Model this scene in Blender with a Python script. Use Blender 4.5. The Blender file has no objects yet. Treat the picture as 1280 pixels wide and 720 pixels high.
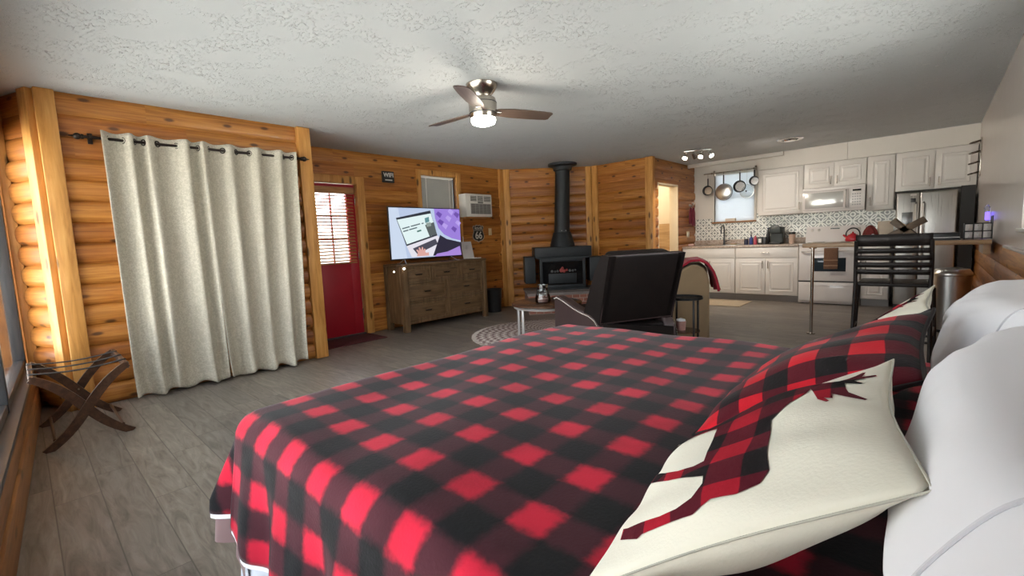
import bpy, bmesh, math, random
from mathutils import Vector, Matrix
from mathutils.geometry import delaunay_2d_cdt
R = random.Random(7)
SC = bpy.context.scene
COL = SC.collection
PI = math.pi
def rad(a): return a * PI / 180

# ---------------------------------------------------------------- camera
cam_d = bpy.data.cameras.new('camera')
cam = bpy.data.objects.new('camera', cam_d)
COL.objects.link(cam)
cam_d.sensor_fit = 'HORIZONTAL'
cam_d.sensor_width = 36.0
cam_d.lens = 569.13 * 36.0 / 1280.0
cam_d.clip_start = 0.01
fw = Vector((-0.67633905, 0.72945951, -0.10224635))
rt = Vector((0.73562143, 0.67602809, -0.04297835))
up = Vector((-0.03777044, 0.10428254, 0.99383024))
cam.matrix_world = Matrix(((rt.x, up.x, -fw.x, 0), (rt.y, up.y, -fw.y, 0), (rt.z, up.z, -fw.z, 1.146), (0, 0, 0, 1)))
SC.camera = cam

# ---------------------------------------------------------------- light
vs = SC.view_settings
vs.view_transform = 'Standard'
vs.look = 'None'
vs.gamma = 1.0
vs.use_curve_mapping = False
vs.exposure = 0.45
SC.cycles.use_denoising = True
SC.cycles.max_bounces = 12
SC.cycles.diffuse_bounces = 7
SC.cycles.transparent_max_bounces = 24
SC.cycles.sample_clamp_indirect = 8.0
WORLD_STRENGTH = 5.0
SUN_W = 34.0
FAN_W = 9.0
TRACK_W = 48.0
BATH_W = 30.0
world = bpy.data.worlds.new('world')
SC.world = world
world.use_nodes = True
wn = world.node_tree.nodes
wl = world.node_tree.links
bg = wn['Background']
tc = wn.new('ShaderNodeTexCoord')
sp = wn.new('ShaderNodeSeparateXYZ')
rp = wn.new('ShaderNodeValToRGB')
wl.new(tc.outputs['Generated'], sp.inputs[0])
mp = wn.new('ShaderNodeMapRange')
mp.inputs[1].default_value = -0.3
mp.inputs[2].default_value = 0.5
wl.new(sp.outputs[2], mp.inputs[0])
wl.new(mp.outputs[0], rp.inputs[0])
el = rp.color_ramp.elements
el[0].position = 0.0
el[0].color = (0.22, 0.24, 0.20, 1)
el[1].position = 1.0
el[1].color = (0.86, 0.94, 1.0, 1)
e = el.new(0.38)
e.color = (0.55, 0.58, 0.52, 1)
e = el.new(0.46)
e.color = (0.95, 0.98, 1.0, 1)
wl.new(rp.outputs[0], bg.inputs[0])
bg.inputs[1].default_value = WORLD_STRENGTH
sd_ = bpy.data.lights.new('sun', 'SUN')
sd_.energy = SUN_W
sd_.color = (1.0, 0.96, 0.90)
sd_.angle = rad(0.6)
so_ = bpy.data.objects.new('sun', sd_)
COL.objects.link(so_)
so_.rotation_euler = Vector((0.06, -0.30, -1.0)).to_track_quat('-Z', 'Y').to_euler()
def portal(name, loc, direction, w, h):
    d = bpy.data.lights.new(name, 'AREA')
    d.shape = 'RECTANGLE'
    d.size = w
    d.size_y = h
    d.cycles.is_portal = True
    o = bpy.data.objects.new(name, d)
    COL.objects.link(o)
    o.location = loc
    o.rotation_euler = Vector(direction).to_track_quat('-Z', 'Y').to_euler()
portal('window_portal_south', (-2.75, -0.32, 1.22), (0.05, 1, 0), 4.9, 1.75)
portal('window_portal_east', (0.62, 3.25, 1.55), (-1, 0, 0), 1.9, 1.0)
portal('window_portal_kitchen', (-2.65, 8.98, 1.78), (0, -1, 0), 0.7, 0.9)
portal('window_portal_entry', (-5.78, 2.62, 1.42), (1, 0, 0), 0.7, 0.9)

# ---------------------------------------------------------------- mesh helpers
class MB:
    def __init__(s):
        s.bm = bmesh.new()
        s.uv = s.bm.loops.layers.uv.new('UVMap')
        s.mi = 0
    def face(s, vs_, uvs=None):
        try:
            f = s.bm.faces.new(vs_)
        except ValueError:
            return None
        f.material_index = s.mi
        if uvs:
            for l, q in zip(f.loops, uvs): l[s.uv].uv = q
        return f
    def v(s, co): return s.bm.verts.new(co)
    def box(s, x0, x1, y0, y1, z0, z1, bev=0.0, seg=2, M=None):
        t = bmesh.new()
        bmesh.ops.create_cube(t, size=1.0)
        for w in t.verts:
            w.co = Vector(((x0 + x1) / 2 + w.co.x * (x1 - x0), (y0 + y1) / 2 + w.co.y * (y1 - y0), (z0 + z1) / 2 + w.co.z * (z1 - z0)))
        if bev > 0:
            bev = min(bev, abs(x1 - x0) * .49, abs(y1 - y0) * .49, abs(z1 - z0) * .49)
            bmesh.ops.bevel(t, geom=t.edges[:], offset=bev, segments=seg, profile=0.5, affect='EDGES')
        s.merge(t, M)
        return s
    def merge(s, t, M=None):
        mp_ = {}
        for w in t.verts:
            mp_[w] = s.bm.verts.new((M @ w.co) if M else w.co)
        for f in t.faces:
            s.face([mp_[w] for w in f.verts])
        t.free()
    def cyl(s, p0, p1, r0, r1=None, n=16, caps=True):
        if r1 is None: r1 = r0
        p0 = Vector(p0); p1 = Vector(p1)
        d = (p1 - p0).normalized()
        a = d.orthogonal().normalized(); b = d.cross(a)
        A = []; B = []
        for i in range(n):
            t = 2 * PI * i / n
            o = a * math.cos(t) + b * math.sin(t)
            A.append(s.v(p0 + o * r0)); B.append(s.v(p1 + o * r1))
        for i in range(n):
            j = (i + 1) % n
            s.face([A[i], A[j], B[j], B[i]])
        if caps:
            s.face(A[::-1]); s.face(B)
        return s
    def tube(s, pts, r, n=8, closed=False):
        pts = [Vector(p) for p in pts]
        m = len(pts); rings = []
        prev = None
        for i, p in enumerate(pts):
            if closed: d = pts[(i + 1) % m] - pts[i - 1]
            else: d = pts[min(i + 1, m - 1)] - pts[max(i - 1, 0)]
            d.normalize()
            if prev is None: a = d.orthogonal().normalized()
            else:
                a = prev - d * prev.dot(d)
                a = a.normalized() if a.length > 1e-6 else d.orthogonal().normalized()
            prev = a
            b = d.cross(a)
            rr = r[i] if isinstance(r, (list, tuple)) else r
            rings.append([s.v(p + (a * math.cos(2 * PI * k / n) + b * math.sin(2 * PI * k / n)) * rr) for k in range(n)])
        for i in range(m if closed else m - 1):
            A = rings[i]; B = rings[(i + 1) % m]
            for k in range(n):
                s.face([A[k], A[(k + 1) % n], B[(k + 1) % n], B[k]])
        if not closed:
            s.face(rings[0][::-1]); s.face(rings[-1])
        return s
    def lathe(s, prof, c=(0, 0, 0), n=24, M=None, caps=True):
        c = Vector(c); rings = []
        for r_, z in prof:
            ring = []
            for k in range(n):
                q = Vector((r_ * math.cos(2 * PI * k / n), r_ * math.sin(2 * PI * k / n), z))
                if M: q = M @ q
                ring.append(s.v(c + q))
            rings.append(ring)
        for i in range(len(rings) - 1):
            A, B = rings[i], rings[i + 1]
            for k in range(n):
                s.face([A[k], A[(k + 1) % n], B[(k + 1) % n], B[k]])
        if caps:
            s.face(rings[0][::-1]); s.face(rings[-1])
        return s
    def prism(s, poly, d0, d1, M=None):
        # polygon in local xy, extruded along local z
        A = []; B = []
        for x, y in poly:
            a = Vector((x, y, d0)); b = Vector((x, y, d1))
            if M: a = M @ a; b = M @ b
            A.append(s.v(a)); B.append(s.v(b))
        n = len(poly)
        s.face(A[::-1]); s.face(B)
        for i in range(n):
            j = (i + 1) % n
            s.face([A[i], A[j], B[j], B[i]])
        return s
    def sphere(s, c, r, n=16, m=10, M=None):
        if not isinstance(r, (tuple, list)): r = (r, r, r)
        t = bmesh.new()
        bmesh.ops.create_uvsphere(t, u_segments=n, v_segments=m, radius=1.0)
        for w in t.verts:
            w.co = Vector((w.co.x * r[0], w.co.y * r[1], w.co.z * r[2])) + Vector(c)
        s.merge(t, M)
        return s
    def grid(s, fn, nu, nv, uvfn=None, wrap=False):
        V = [[s.v(fn(i / nu, j / nv)) for j in range(nv + 1)] for i in range(nu + 1)]
        for i in range(nu):
            for j in range(nv):
                uv = None
                if uvfn:
                    uv = [uvfn(i / nu, j / nv), uvfn((i + 1) / nu, j / nv), uvfn((i + 1) / nu, (j + 1) / nv), uvfn(i / nu, (j + 1) / nv)]
                s.face([V[i][j], V[i + 1][j], V[i + 1][j + 1], V[i][j + 1]], uv)
        return V
    def build(s, name, mats, parent=None, loc=None, rotz=0, smooth=True, ang=38, weld=0):
        if weld: bmesh.ops.remove_doubles(s.bm, verts=s.bm.verts[:], dist=weld)
        bmesh.ops.recalc_face_normals(s.bm, faces=s.bm.faces[:]) if smooth != 'keep' else None
        me = bpy.data.meshes.new(name)
        s.bm.to_mesh(me); s.bm.free()
        if not isinstance(mats, (list, tuple)): mats = [mats]
        for m in mats: me.materials.append(m)
        if smooth:
            me.polygons.foreach_set('use_smooth', [True] * len(me.polygons))
            me.set_sharp_from_angle(angle=rad(ang))
        o = bpy.data.objects.new(name, me)
        COL.objects.link(o)
        if parent: o.parent = parent
        if loc is not None: o.location = loc
        if rotz: o.rotation_euler = (0, 0, rotz)
        return o

def tag(o, label, cat, group=None, kind=None):
    o['label'] = label
    o['category'] = cat
    if group: o['group'] = group
    if kind: o['kind'] = kind
    return o
def T(name, label, cat, loc=(0, 0, 0), rotz=0, group=None):
    o = bpy.data.objects.new(name, None)
    o.empty_display_size = 0.05
    COL.objects.link(o)
    o.location = loc
    o.rotation_euler = (0, 0, rad(rotz))
    return tag(o, label, cat, group)
def struct(o):
    o['kind'] = 'structure'
    return o
def kids(o): return [c for c in bpy.data.objects if c.parent == o]
def copy_thing(o, loc=None, rotz=None, label=None, parent=None):
    c = o.copy()
    COL.objects.link(c)
    if parent: c.parent = parent
    if loc is not None: c.location = loc
    if rotz is not None: c.rotation_euler = (0, 0, rad(rotz))
    if label: c['label'] = label
    for k in kids(o): copy_thing(k, parent=c)
    return c
def text_bm(mb, s, size, M, depth=0.002, bold=0.0, squash=1.0):
    cu = bpy.data.curves.new('lettering', 'FONT')
    cu.body = s
    cu.size = size
    cu.extrude = depth / 2
    cu.offset = bold
    cu.align_x = 'CENTER'
    cu.align_y = 'CENTER'
    ob = bpy.data.objects.new('lettering', cu)
    COL.objects.link(ob)
    dg = bpy.context.evaluated_depsgraph_get()
    me = bpy.data.meshes.new_from_object(ob.evaluated_get(dg))
    COL.objects.unlink(ob)
    bpy.data.objects.remove(ob)
    t = bmesh.new()
    t.from_mesh(me)
    bpy.data.meshes.remove(me)
    for w in t.verts: w.co.x *= squash
    mb.merge(t, M)

# ---------------------------------------------------------------- material helpers
class NT:
    def __init__(s, name):
        s.m = bpy.data.materials.new(name)
        s.m.use_nodes = True
        s.t = s.m.node_tree
        s.p = s.t.nodes['Principled BSDF']
        s.out = s.t.nodes['Material Output']
    def n(s, typ, **kw):
        q = s.t.nodes.new('ShaderNode' + typ)
        for k, v in kw.items(): setattr(q, k, v)
        return q
    def l(s, a, b): s.t.links.new(a, b)
    def put(s, sock, val):
        if hasattr(val, 'is_output'): s.l(val, sock)
        else:
            try: sock.default_value = val
            except Exception: sock.default_value = tuple(val) + (1,)
    def math(s, op, a, b=0.0, c=0.0):
        q = s.n('Math', operation=op)
        s.put(q.inputs[0], a); s.put(q.inputs[1], b); s.put(q.inputs[2], c)
        return q.outputs[0]
    def coord(s, which='Object'):
        return s.n('TexCoord').outputs[which]
    def sep(s, v):
        q = s.n('SeparateXYZ'); s.l(v, q.inputs[0])
        return q.outputs[0], q.outputs[1], q.outputs[2]
    def comb(s, x, y, z=0.0):
        q = s.n('CombineXYZ')
        s.put(q.inputs[0], x); s.put(q.inputs[1], y); s.put(q.inputs[2], z)
        return q.outputs[0]
    def mapv(s, v, scale=(1, 1, 1), loc=(0, 0, 0), rot=(0, 0, 0)):
        q = s.n('Mapping'); s.l(v, q.inputs[0])
        q.inputs[1].default_value = loc; q.inputs[2].default_value = rot; q.inputs[3].default_value = scale
        return q.outputs[0]
    def noise(s, v, scale=5.0, detail=3.0, rough=0.5, dist=0.0):
        q = s.n('TexNoise')
        if v is not None: s.l(v, q.inputs['Vector'])
        q.inputs['Scale'].default_value = scale; q.inputs['Detail'].default_value = detail
        q.inputs['Roughness'].default_value = rough; q.inputs['Distortion'].default_value = dist
        return q.outputs[0]
    def white(s, v):
        q = s.n('TexWhiteNoise', noise_dimensions='3D'); s.l(v, q.inputs['Vector'])
        return q.outputs[0]
    def vor(s, v, scale=5.0, feature='F1', rnd=1.0):
        q = s.n('TexVoronoi', feature=feature)
        s.l(v, q.inputs['Vector']); q.inputs['Scale'].default_value = scale
        q.inputs['Randomness'].default_value = rnd
        return q
    def ramp(s, f, stops, interp='LINEAR'):
        q = s.n('ValToRGB'); s.l(f, q.inputs[0])
        q.color_ramp.interpolation = interp
        els = q.color_ramp.elements
        els[0].position = stops[0][0]; els[0].color = tuple(stops[0][1]) + (1,)
        els[1].position = stops[-1][0]; els[1].color = tuple(stops[-1][1]) + (1,)
        for p_, c in stops[1:-1]:
            k = els.new(p_); k.color = tuple(c) + (1,)
        return q.outputs[0]
    def mix(s, f, a, b, blend='MIX'):
        q = s.n('Mix', data_type='RGBA', blend_type=blend)
        s.put(q.inputs[0], f)
        for i, val in ((6, a), (7, b)):
            if hasattr(val, 'is_output'): s.l(val, q.inputs[i])
            else: q.inputs[i].default_value = tuple(val) + (1,)
        return q.outputs[2]
    def step(s, x, lo, hi):
        q = s.n('MapRange', interpolation_type='SMOOTHSTEP'); s.put(q.inputs[0], x)
        q.inputs[1].default_value = lo; q.inputs[2].default_value = hi
        return q.outputs[0]
    def bump(s, h, strength=0.3, dist=0.01):
        q = s.n('Bump'); s.l(h, q.inputs['Height'])
        q.inputs['Strength'].default_value = strength; q.inputs['Distance'].default_value = dist
        s.l(q.outputs[0], s.p.inputs['Normal'])
    def base(s, c): s.put(s.p.inputs['Base Color'], c)
    def set(s, **kw):
        names = dict(rough='Roughness', metal='Metallic', sheen='Sheen Weight', sheenr='Sheen Roughness', coat='Coat Weight', trans='Transmission Weight',
                     ior='IOR', spec='Specular IOR Level', alpha='Alpha', emis='Emission Strength', emc='Emission Color', sheent='Sheen Tint', sss='Subsurface Weight')
        for k, v in kw.items(): s.put(s.p.inputs[names[k]], v)
        return s

def plain(name, c, rough=0.5, metal=0.0, var=0.06, vscale=6.0, bump=0.0, bscale=60.0, **kw):
    q = NT(name)
    v = q.coord()
    nz = q.noise(v, vscale, 3.0)
    lo = tuple(x * (1 - var) for x in c); hi = tuple(min(1, x * (1 + var)) for x in c)
    q.base(q.mix(nz, lo, hi))
    q.set(rough=rough, metal=metal, **kw)
    if bump: q.bump(q.noise(v, bscale, 4.0), bump, 0.004)
    return q.m
def wood(name, dark, mid, light, axis='Z', sc=1.0, rough=0.45, knots=0.0, coat=0.0):
    q = NT(name)
    v = q.coord()
    S = {'X': (1.2, 14, 14), 'Y': (14, 1.2, 14), 'Z': (14, 14, 1.2)}[axis]
    g = q.noise(q.mapv(v, tuple(k * sc for k in S)), 2.2, 5.0, 0.6, 0.6)
    col = q.ramp(g, [(0.28, dark), (0.5, mid), (0.72, light)])
    if knots:
        K = {'X': (2.2, 7, 7), 'Y': (7, 2.2, 7), 'Z': (7, 7, 2.2)}[axis]
        kx, ky, kz = q.sep(q.mapv(v, K))
        vo = q.vor(q.comb(kx if axis == 'X' else q.math('ADD', kx, ky), q.math('ADD', ky, kz) if axis == 'X' else kz, 0.0), 1.0)
        vo.voronoi_dimensions = '2D'
        f = q.math('SUBTRACT', 1.0, q.step(vo.outputs['Distance'], 0.06, 0.16))
        r_ = q.sep(vo.outputs['Color'])[0]
        f = q.math('MULTIPLY', f, q.step(r_, 0.6, 0.62))
        col = q.mix(q.math('MULTIPLY', f, knots), col, tuple(k * 0.25 for k in dark))
    q.base(col)
    q.set(rough=rough, coat=coat)
    q.bump(g, 0.12, 0.004)
    return q.m
def emit(name, c, s):
    q = NT(name)
    nz = q.noise(q.coord(), 3.0)
    col = q.mix(nz, tuple(k * 0.97 for k in c), c)
    q.base((0, 0, 0)); q.l(col, q.p.inputs['Emission Color']); q.set(emis=s, rough=0.5)
    return q.m
def glass_thin(name, tint=(1, 1, 1), refl=0.6):
    q = NT(name)
    tr = q.n('BsdfTransparent'); tr.inputs[0].default_value = tuple(tint) + (1,)
    gl = q.n('BsdfGlossy'); gl.inputs['Roughness'].default_value = 0.02
    fr = q.n('Fresnel'); fr.inputs[0].default_value = 1.45
    nz = q.noise(q.coord(), 2.0)
    f = q.math('MULTIPLY', fr.outputs[0], q.math('MULTIPLY_ADD', nz, 0.1, refl))
    mx = q.n('MixShader')
    q.l(f, mx.inputs[0]); q.l(tr.outputs[0], mx.inputs[1]); q.l(gl.outputs[0], mx.inputs[2])
    q.l(mx.outputs[0], q.out.inputs[0])
    return q.m

def log_mat():
    q = NT('pine_log_siding')
    uv = q.coord('UV')
    u, v, _ = q.sep(uv)
    row = q.math('FLOOR', q.math('DIVIDE', v, 0.159))
    seg = q.math('FLOOR', q.math('MULTIPLY_ADD', u, 0.33, q.math('MULTIPLY', q.white(q.comb(row, 3.1, 0.5)), 5.0)))
    rn = q.white(q.comb(row, seg, 7.3))
    gv = q.comb(q.math('MULTIPLY_ADD', u, 1.6, q.math('MULTIPLY', rn, 37.0)), q.math('MULTIPLY', v, 34.0), q.math('MULTIPLY', rn, 11.0))
    g = q.noise(gv, 1.0, 5.0, 0.6, 1.1)
    col = q.ramp(g, [(0.25, (0.20, 0.064, 0.010)), (0.5, (0.42, 0.158, 0.027)), (0.75, (0.59, 0.268, 0.060))])
    tone = q.ramp(rn, [(0.0, (0.72, 0.60, 0.52)), (0.5, (1.0, 1.0, 1.0)), (0.85, (1.05, 1.10, 1.12)), (1.0, (0.92, 0.72, 0.66))])
    col = q.mix(1.0, col, tone, 'MULTIPLY')
    big = q.noise(q.comb(q.math('MULTIPLY', u, 0.8), q.math('MULTIPLY', v, 3.0), rn), 1.0, 2.0)
    col = q.mix(q.math('MULTIPLY', q.step(big, 0.5, 0.75), 0.35), col, (0.27, 0.085, 0.014))
    vo = q.vor(q.comb(q.math('MULTIPLY_ADD', u, 2.6, q.math('MULTIPLY', rn, 9.0)), q.math('MULTIPLY', v, 6.289), q.math('MULTIPLY', row, 0.0)), 1.0, 'F1', 0.8)
    vo.voronoi_dimensions = '2D'
    k = q.math('SUBTRACT', 1.0, q.step(vo.outputs['Distance'], 0.045, 0.13))
    k = q.math('MULTIPLY', k, q.step(q.sep(vo.outputs['Color'])[0], 0.40, 0.42))
    col = q.mix(q.math('MULTIPLY', k, 0.85), col, (0.045, 0.012, 0.004))
    q.base(col)
    q.set(rough=0.42, coat=0.15)
    q.bump(g, 0.1, 0.004)
    return q.m
def check_mat(name, per, offx, offy, red, half, black, uvname='UV', soft=0.04, sheen=0.0, fuzz=0.3, rough=0.9, duty=0.25):
    q = NT(name)
    u, v, _ = q.sep(q.coord(uvname))
    nz = q.noise(q.comb(u, v, 0.0), 55.0, 3.0)
    wob = q.math('MULTIPLY', q.math('SUBTRACT', nz, 0.5), fuzz)
    def stripe(x, o):
        f = q.math('FRACT', q.math('ADD', q.math('DIVIDE', q.math('SUBTRACT', x, o), per), 0.5))
        d = q.math('ABSOLUTE', q.math('SUBTRACT', f, 0.5))
        d = q.math('ADD', d, q.math('MULTIPLY', wob, 0.16))
        return q.math('SUBTRACT', 1.0, q.step(d, duty - soft, duty + soft))
    a = stripe(u, offx); b = stripe(v, offy)
    both = q.math('MULTIPLY', a, b)
    any_ = q.math('SUBTRACT', q.math('ADD', a, b), both)
    col = q.mix(any_, black, half)
    col = q.mix(both, col, red)
    big = q.noise(q.comb(u, v, 0.0), 6.0, 3.0)
    col = q.mix(q.step(big, 0.35, 0.7), col, q.mix(1.0, col, (0.72, 0.7, 0.72), 'MULTIPLY'))
    q.base(col)
    q.set(rough=rough, sheen=sheen, sheenr=0.35, spec=0.2)
    q.bump(q.noise(q.comb(u, v, 0.0), 140.0, 3.0), 0.25, 0.003)
    return q.m

# ---------------------------------------------------------------- materials
M = {}
M['log'] = log_mat()
M['post'] = wood('pine_post', (0.40, 0.165, 0.032), (0.58, 0.275, 0.068), (0.70, 0.38, 0.12), 'Z', 0.8, 0.45, 0.9)
M['pineX'] = wood('pine_board_x', (0.30, 0.11, 0.022), (0.47, 0.19, 0.045), (0.6, 0.28, 0.08), 'X', 0.8, 0.45, 0.8)
M['base_pine'] = wood('pine_baseboard', (0.16, 0.055, 0.014), (0.30, 0.115, 0.03), (0.40, 0.17, 0.05), 'X', 0.7, 0.5, 0.6)
M['white_paint'] = plain('white_wall_paint', (0.70, 0.66, 0.60), 0.5, bump=0.05, var=0.02)
M['gloss_panel'] = plain('glossy_white_wall_panel', (0.66, 0.60, 0.56), 0.22, bump=0.06, bscale=4, var=0.03)
M['cab'] = plain('white_cabinet_paint', (0.74, 0.71, 0.67), 0.35, var=0.015)
M['white_enamel'] = plain('white_enamel', (0.78, 0.75, 0.73), 0.15, var=0.01, coat=0.3)
M['white_plastic'] = plain('white_plastic', (0.72, 0.70, 0.66), 0.4, var=0.02)
M['cream_plastic'] = plain('cream_plastic', (0.62, 0.50, 0.30), 0.45, var=0.02)
M['dark_trim'] = plain('dark_window_frame', (0.045, 0.047, 0.052), 0.35)
M['black_metal'] = plain('black_metal', (0.014, 0.013, 0.013), 0.42, 0.3)
M['iron'] = plain('stove_iron', (0.018, 0.022, 0.025), 0.5, 0.2, var=0.2, bump=0.08, bscale=120)
M['bronze'] = plain('bronze_rod', (0.035, 0.026, 0.022), 0.35, 0.8)
M['steel'] = plain('brushed_steel', (0.55, 0.54, 0.52), 0.28, 1.0, var=0.04)
M['chrome'] = plain('chrome', (0.78, 0.78, 0.78), 0.1, 1.0, var=0.01)
M['nickel'] = plain('brushed_nickel', (0.46, 0.42, 0.37), 0.24, 1.0, var=0.05)
M['black_plastic'] = plain('black_plastic', (0.012, 0.012, 0.013), 0.35)
M['black_gloss'] = plain('black_glass', (0.008, 0.008, 0.009), 0.08)
M['red_paint'] = plain('red_door_paint', (0.38, 0.010, 0.022), 0.4, var=0.04)
M['brick'] = None
M['slat_white'] = plain('white_blind_slat', (0.80, 0.79, 0.75), 0.5, var=0.02)
M['slat_wood'] = wood('wood_blind_slat', (0.25, 0.11, 0.035), (0.42, 0.2, 0.07), (0.55, 0.3, 0.12), 'X', 1.0)
M['glass'] = glass_thin('window_glass')
M['clear'] = glass_thin('clear_glass', (0.93, 0.95, 0.95), 1.3)

def floor_mat():
    q = NT('grey_laminate_planks')
    x, y, z = q.sep(q.coord('Object'))
    pw = 0.165; pl = 1.22
    row = q.math('FLOOR', q.math('DIVIDE', y, pw))
    off = q.math('MULTIPLY', q.white(q.comb(row, 1.7, 4.2)), pl)
    xs = q.math('DIVIDE', q.math('ADD', x, off), pl)
    colm = q.math('FLOOR', xs)
    rn = q.white(q.comb(row, colm, 2.2))
    g = q.noise(q.comb(q.math('MULTIPLY_ADD', x, 2.2, q.math('MULTIPLY', rn, 31.0)), q.math('MULTIPLY', y, 15.0), rn), 1.3, 6.0, 0.62, 1.6)
    col = q.ramp(g, [(0.22, (0.070, 0.060, 0.051)), (0.43, (0.170, 0.150, 0.131)), (0.62, (0.245, 0.220, 0.195)), (0.82, (0.32, 0.295, 0.265))])
    tone = q.ramp(rn, [(0.0, (0.80, 0.80, 0.81)), (1.0, (1.12, 1.09, 1.05))])
    col = q.mix(1.0, col, tone, 'MULTIPLY')
    fy = q.math('FRACT', q.math('DIVIDE', y, pw))
    dy = q.math('MULTIPLY', q.math('MINIMUM', fy, q.math('SUBTRACT', 1.0, fy)), pw)
    fx = q.math('FRACT', xs)
    dx = q.math('MULTIPLY', q.math('MINIMUM', fx, q.math('SUBTRACT', 1.0, fx)), pl)
    d = q.math('MINIMUM', dx, dy)
    seam = q.math('SUBTRACT', 1.0, q.step(d, 0.0008, 0.0032))
    col = q.mix(q.math('MULTIPLY', seam, 0.7), col, (0.045, 0.038, 0.032))
    q.base(col)
    q.set(rough=q.math('MULTIPLY_ADD', g, 0.12, 0.34), spec=0.4)
    h = q.math('SUBTRACT', q.math('MULTIPLY', g, 0.35), seam)
    q.bump(h, 0.25, 0.002)
    return q.m
M['floor'] = floor_mat()
def ceiling_mat():
    q = NT('knockdown_ceiling')
    v = q.coord('Object')
    a = q.noise(v, 26.0, 4.0, 0.6, 0.8)
    b = q.noise(v, 55.0, 3.0, 0.6, 0.3)
    c = q.noise(v, 4.5, 3.0)
    s = q.math('ADD', q.math('MULTIPLY', q.step(a, 0.60, 0.655), q.step(c, 0.45, 0.62)), q.math('MULTIPLY', q.math('MULTIPLY', q.step(b, 0.585, 0.63), 0.8), q.step(c, 0.40, 0.58)))
    q.base(q.mix(s, (0.565, 0.595, 0.61), (0.70, 0.72, 0.725)))
    q.set(rough=0.85, spec=0.2)
    q.bump(s, 0.9, 0.008)
    return q.m
M['ceiling'] = ceiling_mat()
def brick_mat():
    q = NT('hearth_brick')
    x, y, z = q.sep(q.coord('Object'))
    br = q.n('TexBrick')
    q.l(q.comb(q.math('ADD', x, y), z, 0.0), br.inputs['Vector'])
    br.inputs['Scale'].default_value = 4.4
    br.inputs['Color1'].default_value = (0.24, 0.085, 0.055, 1); br.inputs['Color2'].default_value = (0.33, 0.14, 0.095, 1)
    br.inputs['Mortar'].default_value = (0.45, 0.40, 0.35, 1)
    br.inputs['Mortar Size'].default_value = 0.02
    nz = q.noise(q.coord(), 14.0, 4.0)
    q.base(q.mix(q.math('MULTIPLY', nz, 0.5), br.outputs[0], (0.16, 0.06, 0.045)))
    q.set(rough=0.9); q.bump(q.math('SUBTRACT', nz, br.outputs[1]), 0.4, 0.006)
    return q.m
M['brick'] = brick_mat()
M['stone'] = plain('hearth_slab_stone', (0.20, 0.17, 0.16), 0.7, var=0.2, bump=0.2, bscale=25)
def splash_mat():
    q = NT('embossed_circle_backsplash')
    u, v, _ = q.sep(q.coord('UV'))
    p = 0.205
    def ring(ou, ov, r, w):
        fu = q.math('SUBTRACT', q.math('FRACT', q.math('ADD', q.math('DIVIDE', u, p), ou)), 0.5)
        fv = q.math('SUBTRACT', q.math('FRACT', q.math('ADD', q.math('DIVIDE', v, p), ov)), 0.5)
        d = q.math('SQRT', q.math('ADD', q.math('MULTIPLY', fu, fu), q.math('MULTIPLY', fv, fv)))
        return q.math('SUBTRACT', 1.0, q.step(q.math('ABSOLUTE', q.math('SUBTRACT', d, r)), w * 0.6, w))
    s = q.math('MAXIMUM', ring(0, 0, 0.43, 0.055), ring(0.5, 0.5, 0.43, 0.055))
    s = q.math('MAXIMUM', s, ring(0, 0, 0.14, 0.06))
    s = q.math('MAXIMUM', s, ring(0.5, 0.5, 0.14, 0.06))
    s = q.math('MAXIMUM', s, ring(0.5, 0.0, 0.07, 0.05))
    nz = q.noise(q.coord('Object'), 40.0, 3.0)
    q.base(q.mix(s, q.mix(nz, (0.27, 0.29, 0.27), (0.40, 0.41, 0.38)), (0.86, 0.85, 0.80)))
    q.set(rough=0.3, metal=0.15)
    q.bump(s, 0.6, 0.004)
    return q.m
M['splash'] = splash_mat()

# ---------------------------------------------------------------- room
H = 2.385
XL, XT, XM, YK, XR = -4.79, -5.547, -3.355, 8.778, 0.395
YB = 2.16
YD = 6.963; XD = -4.427          # end of the diagonal stove wall
BAY = Vector((-5.26, 0.01, 0)); BAYE = Vector((-4.79, 0.20, 0))
SOUTH_E = Vector((0.50, -0.277, 0))

rm = MB(); rm.box(-7.0, 1.6, -0.75, 9.9, H + 0.121, H + 0.25)  # unseen slab, overhang added to block sun from the kitchen window
struct(rm.build('sun_block_roof', plain('sun_block_board', (0.30, 0.27, 0.24), 0.8), smooth=False))
fm = MB(); fm.box(-6.2, 0.6, -0.7, 9.0, -0.12, 0.0)
struct(fm.build('floor', M['floor'], smooth=False))
cm = MB(); cm.box(-6.2, 0.6, -0.7, 9.0, H, H + 0.12)
struct(cm.build('ceiling', M['ceiling'], smooth=False))

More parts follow.
